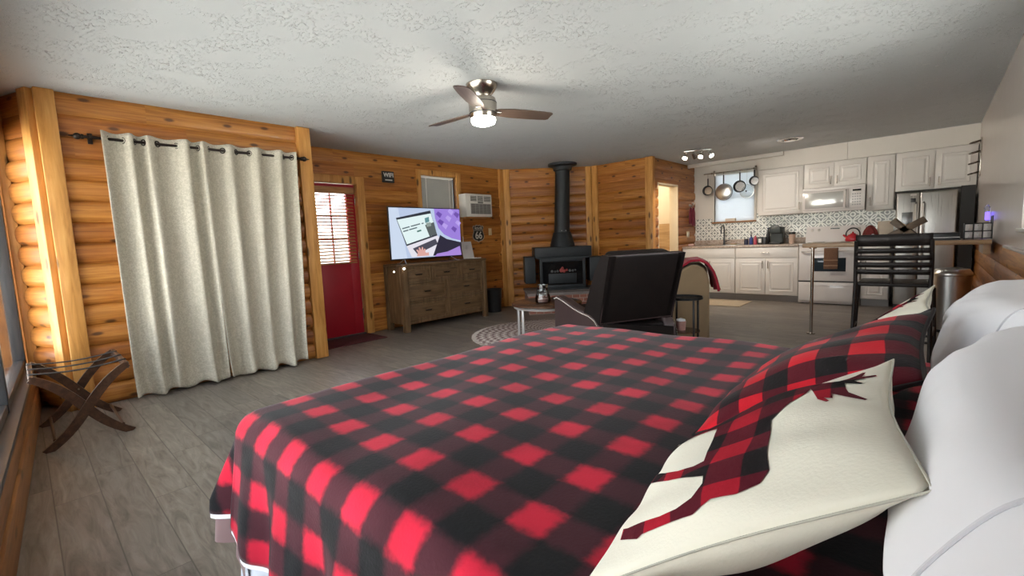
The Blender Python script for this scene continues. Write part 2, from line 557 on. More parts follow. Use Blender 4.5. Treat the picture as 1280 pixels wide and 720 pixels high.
def logs(name, p0, p1, openings=(), z0=0.0, z1=H, mat='log', bulge=0.036, flip=False, thick=0.13, h=0.159):
    """log siding from p0 to p1 (interior on the left-hand side when flip is False)"""
    p0 = Vector((p0[0], p0[1], 0)); p1 = Vector((p1[0], p1[1], 0))
    d = (p1 - p0); L = d.length; d.normalize()
    nrm = Vector((-d.y, d.x, 0))
    if flip: nrm = -nrm
    mb = MB()
    zs = set([z0, z1])
    k = int(math.floor(z0 / h))
    while k * h < z1:
        for j in range(9):
            z = k * h + h * j / 9.0
            if z0 < z < z1: zs.add(round(z, 5))
        k += 1
    for (a, b, c, e) in openings:
        for z in (c, e):
            if z0 < z < z1: zs.add(z)
    zs = sorted(zs)
    def prof(z):
        t = (z / h) % 1.0
        if z > z1 - 1e-6 or t > 0.999: t = 0.0
        return bulge * (0.45 if z > z1 - 0.48 else 1.0) * (max(0.0, 1 - abs(2 * t - 1) ** 2.6)) ** 0.62  # top courses flattened to imitate the flat look of frontal light
    for za, zb in zip(zs, zs[1:]):
        zm = (za + zb) / 2
        iv = [(0.0, L)]
        for (a, b, c, e) in openings:
            if c < zm < e:
                nv = []
                for (s_, t_) in iv:
                    if b <= s_ or a >= t_: nv.append((s_, t_)); continue
                    if a > s_: nv.append((s_, a))
                    if b < t_: nv.append((b, t_))
                iv = nv
        for s_, t_ in iv:
            def P(u, z, o): return p0 + d * u + nrm * o + Vector((0, 0, z))
            oa = prof(za + 1e-7); ob = prof(zb - 1e-7)
            q = [mb.v(P(s_, za, oa)), mb.v(P(t_, za, oa)), mb.v(P(t_, zb, ob)), mb.v(P(s_, zb, ob))]
            mb.face(q if flip is False else q[::-1], [(s_, za), (t_, za), (t_, zb), (s_, zb)] if flip is False else [(s_, zb), (t_, zb), (t_, za), (s_, za)])
            r = [mb.v(P(s_, za, -thick)), mb.v(P(t_, za, -thick)), mb.v(P(t_, zb, -thick)), mb.v(P(s_, zb, -thick))]
            mb.face(r[::-1])
            mb.face([q[0], q[3], r[3], r[0]]); mb.face([q[1], r[1], r[2], q[2]])
    return struct(mb.build(name, M[mat], smooth=True, ang=50, weld=1e-4))

logs('wall_bay', (BAYE.x, BAYE.y), (BAY.x, BAY.y), flip=False)
logs('wall_left', (XL, BAYE.y), (XL, YB), flip=True)
logs('wall_left_return', (XL, YB), (XT, YB), flip=True, bulge=0.03)
TU = lambda y: y - YB
DOOR = (TU(2.19), TU(3.07), -0.01, 1.965)
WIN = (TU(4.10), TU(4.775), 1.30, 2.165)
logs('wall_entry', (XT, YB), (XT, 5.843), [DOOR, WIN], flip=True, bulge=0.022)
logs('wall_stove', (XT, 5.843), (XD, YD), flip=True, bulge=0.022)
logs('wall_back', (XD, YD), (XM, YD), flip=True, bulge=0.022)
OPN = (7.20 - YD, 8.0 - YD, -0.01, 2.0)
logs('wall_passage', (XM, YD), (XM, YK), [OPN], flip=True, bulge=0.026)
# kitchen wall with its window opening
def flatwall(name, x0, x1, y0, y1, z0, z1, holes, axis, mat):
    """box wall; holes are (a0,a1,z0,z1) along the given axis"""
    mb = MB()
    a0, a1 = (x0, x1) if axis == 'x' else (y0, y1)
    cuts = sorted(set([a0, a1] + [h[0] for h in holes] + [h[1] for h in holes]))
    for p, q in zip(cuts, cuts[1:]):
        m = (p + q) / 2
        hz = [(h[2], h[3]) for h in holes if h[0] < m < h[1]]
        iv = [(z0, z1)]
        for c, e in hz:
            iv = [(s, t) for (s, t) in ((z0, c), (e, z1)) if t > s]
        for s, t in iv:
            if axis == 'x': mb.box(p, q, y0, y1, s, t)
            else: mb.box(x0, x1, p, q, s, t)
    return struct(mb.build(name, M[mat], smooth=False))
flatwall('wall_kitchen', XM - 0.02, XR + 0.15, YK, YK + 0.14, 0, H, [(-2.98, -2.31, 1.33, 2.20)], 'x', 'white_paint')
flatwall('wall_right', XR, XR + 0.14, -0.42, YK + 0.02, 0.955, H, [(2.3, 4.18, 1.09, 2.02)], 'y', 'gloss_panel')
logs('wall_right_lower', (XR + 0.01, YK), (XR + 0.01, -0.4), flip=True, z1=0.96, bulge=0.03)
wc = MB(); wc.box(XR - 0.02, XR + 0.03, -0.3, 4.9, 0.945, 0.965, 0.004)
struct(wc.build('trim_1', M['gloss_panel']))

# south window wall (camera stands just inside it)
sd = (SOUTH_E - BAY); SL = sd.length; sd.normalize()
sang = math.degrees(math.atan2(sd.y, sd.x))
def south(mb_fn, name, mat, **kw):
    mb = MB(); mb_fn(mb)
    o = mb.build(name, mat, loc=BAY.copy(), rotz=rad(sang), **kw)
    return struct(o)
# local: x along the wall from the bay corner, +y into the room
south(lambda m: (m.box(0, SL, -0.16, -0.015, 0, 0.32), m.box(0, SL, -0.16, 0.0, 2.06, H), m.box(0, 0.04, -0.16, 0.0, 0.3, 2.1), m.box(4.91, SL, -0.16, 0.0, 0.31, 2.07)), 'wall_window_side', M['base_pine'], smooth=False)
south(lambda m: (m.box(0, SL, -0.015, 0.012, 0.004, 0.175, 0.006), m.box(0, SL, -0.015, 0.0, 0.18, 0.325, 0.004)), 'baseboard_window_side', M['base_pine'])
south(lambda m: m.box(0.06, 4.95, -0.09, 0.01, 0.322, 0.352, 0.006), 'trim_2', M['dark_trim'])
south(lambda m: m.box(-0.02, 0.10, -0.03, 0.03, 0.0, H - 0.003, 0.006), 'trim_3', M['post'])
wv = south(lambda m: [m.box(x, x + 0.06, -0.10, -0.035, 0.35, 2.06, 0.005) for x in (0.10, 1.62, 3.1, 4.85)] + [m.box(0.1, 4.85, -0.10, -0.04, 0.352, 0.40, 0.005), m.box(0.1, 4.85, -0.10, -0.04, 2.02, 2.06, 0.005)], 'window_1', M['dark_trim'])
for x0, x1 in ((0.16, 1.62), (1.68, 3.1), (3.16, 4.85)):
    g = MB(); g.box(x0, x1, -0.075, -0.07, 0.40, 2.02); g.build('pane', M['glass'], wv, smooth=False)

# posts at the corners of the log walls
def post(name, x, y, w, d, rot, z1=H - 0.002):
    mb = MB(); mb.box(-w / 2, w / 2, -d / 2, d / 2, 0.0, z1, 0.008)
    return struct(mb.build(name, M['post'], loc=(x, y, 0), rotz=rad(rot)))
post('trim_4', XL + 0.012, 0.255, 0.10, 0.11, 0)
mbx = MB(); mbx.box(-0.06, 0.05, -0.03, 0.06, 0.0, H - 0.003, 0.006)
struct(mbx.build('trim_5', M['post'], loc=(XL - 0.035, 0.17, 0), rotz=rad(22)))
post('trim_6', XL + 0.012, YB - 0.06, 0.10, 0.13, 0)
post('trim_7', XT + 0.02, 5.79, 0.06, 0.11, 0)
post('trim_8', XT + 0.055, 5.885, 0.12, 0.07, 45)
post('trim_9', XD - 0.05, YD - 0.062, 0.10, 0.06, 45)
post('trim_10', XD + 0.065, YD - 0.02, 0.11, 0.06, 0)
post('trim_11', XM + 0.0, YD - 0.0, 0.13, 0.10, 0)
# fascia beam along the ceiling / kitchen wall junction, soffit over the uppers
mb = MB(); mb.box(XM + 0.03, -1.80, 8.40, 8.455, 2.318, H - 0.002, 0.006)
struct(mb.build('trim_12', M['white_paint']))
M['gap_shade'] = plain('added_gap_shade', (0.035, 0.034, 0.032), 0.6)
mb = MB(); mb.box(0.235, XR - 0.03, 8.10, 8.13, 0.0, 1.595)  # added panel, darkens the gap beside the fridge as shade would
struct(mb.build('gap_shade_panel', M['gap_shade'], smooth=False))
mb = MB(); mb.box(-2.17, -0.98, 8.455, YK, 2.135, H - 0.001); mb.box(-0.975, XR, 8.455, YK, 2.135, H - 0.001)
struct(mb.build('trim_13', M['white_paint'], smooth=False))
# casings on the entry wall
def entry(mb_fn, name, mat, y0=0.0, **kw):
    mb = MB(); mb_fn(mb)
    return struct(mb.build(name, mat, loc=(XT, y0, 0), rotz=rad(90), **kw))
entry(lambda m: (m.box(3.07, 3.18, -0.045, 0.10, 0, 2.06, 0.006), m.box(2.17, 3.069, -0.043, 0.10, 1.965, 2.06, 0.006)), 'trim_14', M['post'])
entry(lambda m: (m.box(4.03, 4.10, -0.04, 0.10, 1.25, 2.24, 0.006), m.box(4.775, 4.86, -0.04, 0.10, 1.25, 2.24, 0.006),
                 m.box(4.10, 4.775, -0.035, 0.10, 2.165, 2.24, 0.006), m.box(4.10, 4.775, -0.04, 0.10, 1.24, 1.30, 0.006)), 'trim_15', M['post'])

# entry door: red slab with a half light, muntins, wooden blind
door = MB()
dy0, dy1 = 2.19, 3.07
door.box(dy0, 2.32, 0.03, 0.075, 0.019, 1.96, 0.003); door.box(2.95, dy1 - 0.004, 0.03, 0.075, 0.019, 1.96, 0.003)
door.box(2.32, 2.95, 0.03, 0.075, 0.019, 0.97, 0.003); door.box(2.32, 2.95, 0.03, 0.075, 1.85, 1.96, 0.003)
do = struct(door.build('door_1', M['red_paint'], loc=(XT, 0, 0), rotz=rad(90)))
g = MB(); g.box(2.32, 2.95, 0.05, 0.055, 0.97, 1.85); g.build('pane', M['glass'], do, smooth=False)
g = MB()
for k in (1, 2): g.box(2.32 + .21 * k - .008, 2.32 + .21 * k + .008, 0.04, 0.065, 0.97, 1.85)
for k in (1, 2): g.box(2.32, 2.95, 0.04, 0.065, 0.97 + .293 * k - .008, 0.97 + .293 * k + .008)
g.build('muntin', M['red_paint'], do, smooth=False)
g = MB(); g.sphere((2.235, -0.02, 0.95), (0.028, 0.028, 0.028)); g.cyl((2.235, 0.03, 0.95), (2.235, -0.02, 0.95), 0.012); g.build('door_handle', M['nickel'], do)
for z in (0.25, 1.0, 1.7):
    g = MB(); g.cyl((3.062, 0.02, z), (3.062, 0.02, z + 0.09), 0.008, n=10); g.build('hinge', M['nickel'], do)
bl = T('wooden_window_blind', 'pale wooden venetian blind with brown valance over the red door glass', 'blind', (XT, 2.66, 0.95), 90)
g = MB()
for k in range(21):
    z = 0.035 + k * 0.041
    g.box(-0.36, 0.36, -0.012, 0.022, z, z + 0.0025, M=Matrix.Translation((0, 0, z)) @ Matrix.Rotation(rad(30), 4, 'X') @ Matrix.Translation((0, 0, -z)))
g.build('slats', M['slat_wood'], bl, smooth=False)
g = MB(); g.box(-0.37, 0.37, -0.035, 0.022, 0.885, 0.965, 0.004); g.build('valance', M['slat_wood'], bl)
g = MB(); g.box(-0.36, 0.36, -0.012, 0.022, 0.0, 0.018, 0.003); g.build('bottom_rail', M['slat_wood'], bl)
for x in (-0.24, 0.24):
    g = MB(); g.cyl((x, -0.016, 0.01), (x, -0.016, 0.9), 0.0018, n=6); g.build('cord', M['slat_white'], bl)

mb = MB(); mb.box(2.19, 3.07, -0.02, 0.13, 0.0, 0.018, 0.003)
struct(mb.build('trim_22', M['dark_trim'], loc=(XT, 0, 0), rotz=rad(90)))
# small window above the television
wf = MB()
for a, b, c, d_ in ((4.10, 4.125, 1.30, 2.165), (4.75, 4.775, 1.30, 2.165), (4.125, 4.75, 2.14, 2.165), (4.125, 4.75, 1.30, 1.325)):
    wf.box(a, b, 0.03, 0.09, c, d_)
w2 = struct(wf.build('window_2', M['dark_trim'], loc=(XT, 0, 0), rotz=rad(90), smooth=False))
g = MB(); g.box(4.125, 4.75, 0.06, 0.065, 1.325, 2.14); g.build('pane', M['glass'], w2, smooth=False)
bl2 = T('window_blind', 'closed grey-white mini blind in the small window above the television', 'blind', (XT, 4.4375, 1.32), 90)
g = MB()
for k in range(34):
    z = 0.02 + k * 0.0236
    g.box(-0.30, 0.30, -0.0155, 0.0155, z - .0008, z + 0.0008, M=Matrix.Translation((0, 0.03, z)) @ Matrix.Rotation(rad(72), 4, 'X') @ Matrix.Translation((0, 0, -z)))
M['slat_grey'] = plain('grey_blind_slat', (0.42, 0.42, 0.40), 0.5)
g.build('slats', M['slat_grey'], bl2, smooth=False)
g = MB(); g.box(-0.305, 0.305, 0.01, 0.05, 0.815, 0.842, 0.003); g.build('headrail', M['slat_white'], bl2)
for x in (-0.22, 0.22):
    g = MB(); g.cyl((x, 0.008, 0.01), (x, 0.008, 0.82), 0.004, n=6); g.build('ladder_tape', M['slat_white'], bl2)

# kitchen window
wf = MB()
kx0, kx1, kz0, kz1 = -2.98, -2.31, 1.33, 2.20
for a, b, c, d_ in ((kx0, kx0 + .03, kz0, kz1), (kx1 - .03, kx1, kz0, kz1), (kx0 + .03, kx1 - .03, kz1 - .03, kz1), (kx0 + .03, kx1 - .03, kz0, kz0 + .035), (kx0 + .03, kx1 - .03, 1.75, 1.78)):
    wf.box(a, b, YK + .05, YK + .10, c, d_)
w3 = struct(wf.build('window_3', M['white_plastic'], smooth=False))
g = MB(); g.box(kx0 + .03, kx1 - .03, YK + .074, YK + .079, kz0 + .035, kz1 - .03); g.build('pane', M['glass'], w3, smooth=False)
mb = MB()
mb.box(kx0 - .035, kx0, YK - .014, YK + .05, kz0 - .03, kz1 + .035, 0.003); mb.box(kx1, kx1 + .035, YK - .014, YK + .05, kz0 - .03, kz1 + .035, 0.003)
mb.box(kx0, kx1, YK - .014, YK + .05, kz1, kz1 + .035, 0.003)
struct(mb.build('trim_16', M['white_paint']))
mb = MB(); mb.box(kx0 - .035, kx1 + .035, YK - .045, YK + .05, kz0 - .022, kz0 - .001, 0.003)
struct(mb.build('trim_17', M['base_pine']))
def translucent(name, c, t=0.5):
    q = NT(name)
    tr = q.n('BsdfTranslucent'); nz = q.noise(q.coord(), 8.0)
    col = q.mix(nz, tuple(k * .97 for k in c), c)
    q.l(col, tr.inputs[0]); q.base(col); q.set(rough=0.6)
    mx = q.n('MixShader'); mx.inputs[0].default_value = t
    q.l(q.p.outputs[0], mx.inputs[1]); q.l(tr.outputs[0], mx.inputs[2]); q.l(mx.outputs[0], q.out.inputs[0])
    return q.m
M['slat_thin'] = translucent('thin_white_blind_slat', (0.80, 0.84, 0.88), 0.25)
bl3 = T('white_window_blind', 'closed white mini blind in the kitchen window behind the hanging pans', 'blind', (-2.645, YK + 0.03, 1.345))
g = MB()
for k in range(35):
    z = 0.012 + k * 0.0235
    g.box(-0.325, 0.325, -0.0145, 0.0145, z - .0007, z + 0.0007, M=Matrix.Translation((0, 0, z)) @ Matrix.Rotation(rad(66), 4, 'X') @ Matrix.Translation((0, 0, -z)))
g.build('slats', M['slat_thin'], bl3, smooth=False)
g = MB(); g.box(-0.328, 0.328, -0.016, 0.016, 0.822, 0.85, 0.003); g.build('headrail', M['slat_white'], bl3)
g = MB(); g.box(-0.325, 0.325, -0.012, 0.012, -0.012, -0.002, 0.002); g.build('bottom_rail', M['slat_white'], bl3)
# right wall window
wf = MB()
for a, b, c, d_ in ((2.3, 2.34, 1.09, 2.02), (4.14, 4.18, 1.09, 2.02), (2.34, 4.14, 1.98, 2.02), (2.34, 4.14, 1.09, 1.125), (3.22, 3.26, 1.125, 1.98)):
    wf.box(XR + .05, XR + .10, a, b, c, d_)
w4 = struct(wf.build('window_4', M['white_plastic'], smooth=False))
g = MB(); g.box(XR + .074, XR + .079, 2.34, 4.14, 1.125, 1.98); g.build('pane', M['glass'], w4, smooth=False)
mb = MB(); mb.box(XR - .02, XR + .05, 2.25, 4.23, 1.07, 1.092, 0.004)
struct(mb.build('trim_18', M['white_plastic']))
# passage opening: jambs, and the bright bathroom beyond
mb = MB(); mb.box(XM - .13, XM + .022, 7.20, 7.225, 0, 2.0, 0.003); mb.box(XM - .13, XM + .022, 7.975, 8.0, 0, 2.0, 0.003); mb.box(XM - .13, XM + .022, 7.2, 8.0, 1.975, 2.0, 0.003)
M['cream_trim'] = plain('cream_door_casing', (0.72, 0.60, 0.42), 0.5)
struct(mb.build('trim_19', M['cream_trim']))
M['bath_wall'] = plain('bathroom_wall_paint', (0.74, 0.66, 0.52), 0.6)
mb = MB(); mb.box(-5.35, -5.25, 7.0, 8.95, 0, H); mb.box(-5.35, XM - .10, 8.90, 9.0, 0, H); mb.box(-5.35, XM - 0.13, 7.06, 7.14, 0, H)
struct(mb.build('wall_bathroom', M['bath_wall'], smooth=False))
# outside ground for the windows to look onto, made pale to bounce light indoors
mb = MB(); mb.box(-40, 40, -40, 40, -0.45, -0.40)
gr = struct(mb.build('ground_outside', plain('pale_bounce_ground', (0.52, 0.52, 0.49), 0.9, var=0.12, vscale=1.5), smooth=False))

# ---------------------------------------------------------------- bed
BX0, BX1, BY0, BY1, BZ = -1.505, 0.33, 0.47, 2.08, 0.655
M['linen'] = plain('white_cotton', (0.86, 0.86, 0.89), 0.85, var=0.02, bump=0.1, bscale=300, sheen=0.15)
M['pillowcase'] = plain('white_pillowcase', (0.77, 0.77, 0.805), 0.8, var=0.02, bump=0.55, bscale=9, sheen=0.1)
M['seam_white'] = plain('white_hem_stitching', (0.62, 0.62, 0.66), 0.9)
M['sheet'] = plain('pale_blue_white_sheet', (0.72, 0.76, 0.84), 0.85, var=0.03)
M['mauve'] = plain('mauve_fleece', (0.24, 0.15, 0.15), 0.95, var=0.08, sheen=0.3)
M['bedbase'] = plain('dark_bed_base_fabric', (0.02, 0.018, 0.018), 0.9)
bed = T('bed', 'queen bed with white mattress under the red and black checked blanket', 'bed', (-0.63, 1.275, 0))
def bx(a): return a + 0.63
def by(a): return a - 1.275
g = MB(); g.box(bx(BX0 + .05), bx(BX1 + .02), by(BY0 + .05), by(BY1 - .05), 0.36, 0.635, 0.05, 4); g.build('mattress', M['linen'], bed)
g = MB(); g.box(bx(BX0 + .07), bx(BX1 + .02), by(BY0 + .07), by(BY1 - .07), 0.13, 0.355, 0.02); g.build('box_spring', M['bedbase'], bed)
for sx in (BX0 + .14, BX1 - .06):
    for sy in (BY0 + .14, BY1 - .14):
        g = MB(); g.cyl((bx(sx), by(sy), 0), (bx(sx), by(sy), 0.14), 0.022, 0.03); g.build('leg', M['black_plastic'], bed)

M['blanket'] = check_mat('buffalo_check_fleece', 0.166, -0.49, 0.565, (0.58, 0.016, 0.045), (0.060, 0.015, 0.022), (0.010, 0.010, 0.0115), soft=0.075, sheen=0.18, fuzz=0.7, duty=0.225)
def drape(s, t, lift=0.0, flare=1.0, foldamp=1.0, inset=0.0):
    """cloth coordinates (s,t) in metres -> draped position over the bed"""
    x0, x1, y0, y1 = BX0, BX1, BY0, BY1
    dx = max(0.0, x0 - s); dyn = max(0.0, y0 - t); dyf = max(0.0, t - y1)
    ex, ey, sy = dx, (dyn or dyf), (-1 if dyn > 0 else 1)
    cx = max(s, x0); cy = min(max(t, y0), y1)
    r = 0.085
    e = max(ex, ey)
    puff = 0.006 * math.sin(5.1 * s + 2.0) * math.sin(4.3 * t + 1.0) + 0.004 * math.sin(11 * s + 7 * t)
    if e <= 0: return Vector((s, t, BZ + lift + puff))
    th = min(e / r, PI / 2 * 0.96)
    h = r * math.sin(th); z = -r * (1 - math.cos(th))
    rest = e - r * (PI / 2 * 0.96)
    corner = 0.0
    if ex > 0 and ey > 0: phi = math.atan2(ey, ex); corner = math.sin(2 * phi)
    else: phi = 0.0 if ex > 0 else PI / 2
    if rest > 0:
        z -= rest * (0.965 + 0.0 * corner); h += rest * 0.11 * flare
        q = (cy if ex > 0 and ey == 0 else cx) * 1.0 + phi * 0.35
        w = math.sin(q * 21.0 + 1.2) + 0.5 * math.sin(q * 37.0 + 0.4)
        amp = min(1.0, rest / 0.2)
        h += amp * w * 0.016 * foldamp
        h += amp * corner * (0.035 + 0.022 * math.sin(phi * 9.0)) * foldamp
    h -= inset * min(1.0, max(0.0, rest) / 0.05)
    off = Vector((-math.cos(phi), sy * math.sin(phi), 0))
    return Vector((cx, cy, BZ + lift + z + (puff if e < 0.05 else 0))) + off * h
DF, DS = 0.372, 0.435         # cloth overhang at the foot and at the sides
def side_drop(s, extra=0.0):
    f = min(1.0, max(0.0, (BX0 + 0.16 - s) / 0.34))
    f = f * f * (3 - 2 * f)
    return DS + (DF - DS) * f + extra
def cloth(s0, s1, nu, nv, lift, tfn, **kw):
    g = MB()
    def st(a, b):
        s = s0 + a * (s1 - s0)
        ta, tb = tfn(s)
        return s, ta + b * (tb - ta)
    g.grid(lambda a, b: drape(*st(a, b), lift, **kw), nu, nv, st)
    return g
bl_o = cloth(BX0 - DF, 0.12, 124, 168, 0.012, lambda s: (BY0 - side_drop(s), BY1 + side_drop(s))).build('blanket', M['blanket'], ang=180)
sm = bl_o.modifiers.new('thickness', 'SOLIDIFY'); sm.thickness = 0.008; sm.offset = -1
tag(bl_o, 'red and black buffalo check fleece blanket spread over the bed and hanging down its sides', 'blanket')
edge = [(BX0 - DF, BY1 + DF - k * (BY1 - BY0 + 2 * DF) / 110, -1, 0) for k in range(111)]
edge += [(BX0 - DF + k * 0.02, BY0 - side_drop(BX0 - DF + k * 0.02), 0, -1) for k in range(1, 90)]
g = MB()
g.grid(lambda a, b: drape(edge[int(round(a * (len(edge) - 1)))][0] + edge[int(round(a * (len(edge) - 1)))][2] * (b * 0.017 - 0.004),
                          edge[int(round(a * (len(edge) - 1)))][1] + edge[int(round(a * (len(edge) - 1)))][3] * (b * 0.017 - 0.004), 0.010, inset=0.003), len(edge) - 1, 1)
g.build('white_hem', M['linen'], bl_o, ang=180)
o = cloth(BX0 - DF, BX0 + 0.10, 24, 12, 0.0, lambda s: (BY0 - side_drop(s, 0.085), BY0 - 0.16), inset=0.016).build('fleece_underblanket', M['mauve'], ang=180)
tag(o, 'mauve fleece layer peeking out below the checked blanket at the foot corner of the bed', 'blanket')
o = cloth(BX0 - 0.10, BX0 + 0.20, 18, 12, -0.006, lambda s: (BY0 - side_drop(s, 0.085 + 0.10 * min(1, max(0, (s - BX0 + 0.10) / 0.06))), BY0 - 0.25), inset=0.03).build('bed_sheet', M['sheet'], ang=180)
tag(o, 'pale blue-white bed sheet corner hanging lowest under the checked blanket', 'sheet')

# ---------------------------------------------------------------- pillows
class Pillow:
    """four world corners: a (bottom near), b (top near), c (top far), d (bottom far)"""
    def __init__(s, a, b, c, d, th, pinch=0.03, pw=0.5, thb=None, seed=0):
        s.a, s.b, s.c, s.d = [Vector(q) for q in (a, b, c, d)]
        s.th = th; s.thb = th if thb is None else thb; s.pinch = pinch; s.pw = pw
        s.cen = (s.a + s.b + s.c + s.d) / 4
        s.n = (s.d - s.a).cross(s.b - s.a).normalized()
        if s.n.z < 0: s.n = -s.n
        s.seed = seed
    def S(s, u, v, side):
        p = s.a * (1 - u) * (1 - v) + s.d * u * (1 - v) + s.b * (1 - u) * v + s.c * u * v
        uu = 2 * u - 1; vv = 2 * v - 1
        p = p + (s.cen - p).normalized() * s.pinch * max(0, (1 - abs(uu) ** 2) * abs(vv) ** 3 + (1 - abs(vv) ** 2) * abs(uu) ** 3) if s.pinch else p
        h = max(0.0, (1 - uu * uu) * (1 - vv * vv)) ** s.pw
        k = s.seed
        wr = (0.010 if s.th > 0.12 else 0.006) * math.sin(9 * u + 5 * v + k) * math.sin(7 * v - 3 * u + 2 * k) + (0.004 * math.sin(34 * u + 21 * v + 3 * math.sin(7 * v) + k) * max(0, math.sin(5 * u + 3 * v + k)) if s.th > 0.12 else 0) + 0.0035 * math.sin(26 * u + 9 * v + k) * (1 - h) * 2
        t = s.th if side > 0 else s.thb
        return p + s.n * side * (h * t + h * wr)
    def build(s, name, mat, nu=44, nv=44, scale=0.45):
        g = MB()
        for side in (1, -1):
            g.grid(lambda a, b: s.S(a, b, side) - s.cen, nu, nv, lambda a, b: (a * scale, b * scale))
        o = g.build(name, mat, ang=180, weld=1e-5)
        o.location = s.cen
        return o
    def piping(s, name, mat, r, parent):
        g = MB()
        N = 40
        loop = [(k / N, 0) for k in range(N)] + [(1, k / N) for k in range(N)] + [(1 - k / N, 1) for k in range(N)] + [(0, 1 - k / N) for k in range(N)]
        g.tube([s.S(u, v, 1) - s.cen for u, v in loop], r, 6, closed=True)
        return g.build(name, mat, parent)
    def patch(s, polys, name, mat, parent, lift=0.0012, res=0.035, scale=0.45):
        g = MB()
        for poly in polys:
            pts = []
            n = len(poly)
            for i in range(n):
                p, q = Vector(poly[i]), Vector(poly[(i + 1) % n])
                m = max(1, int((q - p).length / res))
                for k in range(m): pts.append(p.lerp(q, k / m))
            nb = len(pts)
            xs = [p.x for p in pts]; ys = [p.y for p in pts]
            inner = []
            y = min(ys)
            def inside(x, y):
                c = False
                for i in range(nb):
                    a, b = pts[i], pts[(i + 1) % nb]
                    if (a.y > y) != (b.y > y) and x < (b.x - a.x) * (y - a.y) / (b.y - a.y) + a.x: c = not c
                return c
            while y < max(ys):
                x = min(xs)
                while x < max(xs):
                    if inside(x, y) and min((p - Vector((x, y))).length for p in pts) > res * 0.4: inner.append(Vector((x, y)))
                    x += res
                y += res
            allp = pts + inner
            out = delaunay_2d_cdt(allp, [], [list(range(nb))], 1, 1e-6)
            vv = [g.v(s.S(min(max(p.x, 0), 1), min(max(p.y, 0), 1), 1) + s.n * lift - s.cen) for p in out[0]]
            for f in out[2]:
                g.face([vv[i] for i in f], [(out[0][i].x * scale, out[0][i].y * scale) for i in f])
        return g.build(name, mat, parent, ang=180)
M['cream_canvas'] = plain('cream_canvas', (0.70, 0.675, 0.575), 0.9, var=0.02, bump=0.15, bscale=260)
M['seam'] = plain('cream_seam', (0.42, 0.41, 0.35), 0.9)
M['moose'] = check_mat('moose_print_check', 0.108, 0.05, 0.03, (0.36, 0.006, 0.020), (0.085, 0.004, 0.012), (0.008, 0.007, 0.008), soft=0.012, fuzz=0.12)
M['red_check'] = check_mat('red_check_canvas', 0.115, 0.02, 0.03, (0.55, 0.010, 0.022), (0.085, 0.005, 0.012), (0.008, 0.007, 0.008), soft=0.012, fuzz=0.12, sheen=0.1)
M['dark_pipe'] = plain('black_pillow_edge', (0.012, 0.008, 0.009), 0.9)
# moose print, pillow space: u runs from the near edge to the far edge, v from bottom to top
MOOSE = [[(0.65, 0.77), (0.585, 0.715), (0.52, 0.68), (0.49, 0.66), (0.34, 0.675), (0.17, 0.69), (0.125, 0.665), (0.10, 0.60), (0.105, 0.52), (0.075, 0.455), (0.088, 0.34), (0.10, 0.24), (0.092, 0.22), (0.13, 0.125), (0.18, 0.115),
          (0.165, 0.15), (0.148, 0.23), (0.125, 0.32), (0.118, 0.39), (0.135, 0.45), (0.19, 0.48), (0.23, 0.475), (0.25, 0.43), (0.33, 0.29), (0.44, 0.13), (0.48, 0.085), (0.52, 0.105), (0.42, 0.23), (0.355, 0.33), (0.325, 0.41), (0.335, 0.45),
          (0.42, 0.435), (0.52, 0.43), (0.62, 0.42), (0.64, 0.34), (0.675, 0.2), (0.70, 0.10), (0.745, 0.10), (0.725, 0.22), (0.715, 0.36), (0.75, 0.40), (0.78, 0.30), (0.815, 0.14), (0.86, 0.14), (0.83, 0.28), (0.82, 0.42), (0.84, 0.52), (0.85, 0.58),
          (0.88, 0.61), (0.93, 0.595), (0.97, 0.62), (0.965, 0.67), (0.90, 0.72), (0.86, 0.77), (0.80, 0.79), (0.70, 0.785)],
         [(0.74, 0.765), (0.66, 0.788), (0.565, 0.81), (0.52, 0.84), (0.53, 0.848), (0.575, 0.828), (0.56, 0.855), (0.605, 0.85), (0.57, 0.89), (0.53, 0.945), (0.54, 0.952), (0.605, 0.90), (0.64, 0.893), (0.70, 0.887), (0.68, 0.935), (0.692, 0.94), (0.735, 0.91), (0.76, 0.915), (0.79, 0.97), (0.805, 0.965),
          (0.80, 0.925), (0.85, 0.935), (0.855, 0.925), (0.80, 0.88), (0.765, 0.86), (0.775, 0.82), (0.80, 0.785)]]
P1 = Pillow((-0.321, 0.446, 0.69), (0.008, 0.455, 0.943), (-0.038, 0.91, 0.937), (-0.38, 0.91, 0.70), 0.045, 0.018, 0.6, 0.085, 1.0)
P2 = Pillow((-0.385, 1.0, 0.69), (0.0, 0.94, 0.90), (0.008, 1.36, 0.957), (-0.385, 1.45, 0.69), 0.066, 0.015, 0.55, 0.07, 2.3)
P3 = Pillow((-0.26, 1.48, 0.69), (0.005, 1.46, 0.93), (0.008, 1.80, 0.965), (-0.26, 1.86, 0.69), 0.03, 0.018, 0.6, 0.07, 4.0)
p = P1.build('throw_pillow', M['cream_canvas'])
tag(p, 'cream throw pillow with checked moose print, nearest the camera, leaning on the white pillow', 'pillow')
P1.piping('seam', M['seam'], 0.0013, p); P1.patch(MOOSE, 'moose_print', M['moose'], p)
p = P2.build('throw_pillow', M['red_check'])
tag(p, 'red and black checked throw pillow between the two cream moose pillows', 'pillow')
P2.piping('seam', M['dark_pipe'], 0.004, p)
p = P3.build('throw_pillow', M['cream_canvas'])
tag(p, 'cream throw pillow behind the red checked pillow, only its top corner and antlers showing', 'pillow')
P3.piping('seam', M['seam'], 0.0022, p); P3.patch(MOOSE, 'moose_print', M['moose'], p)
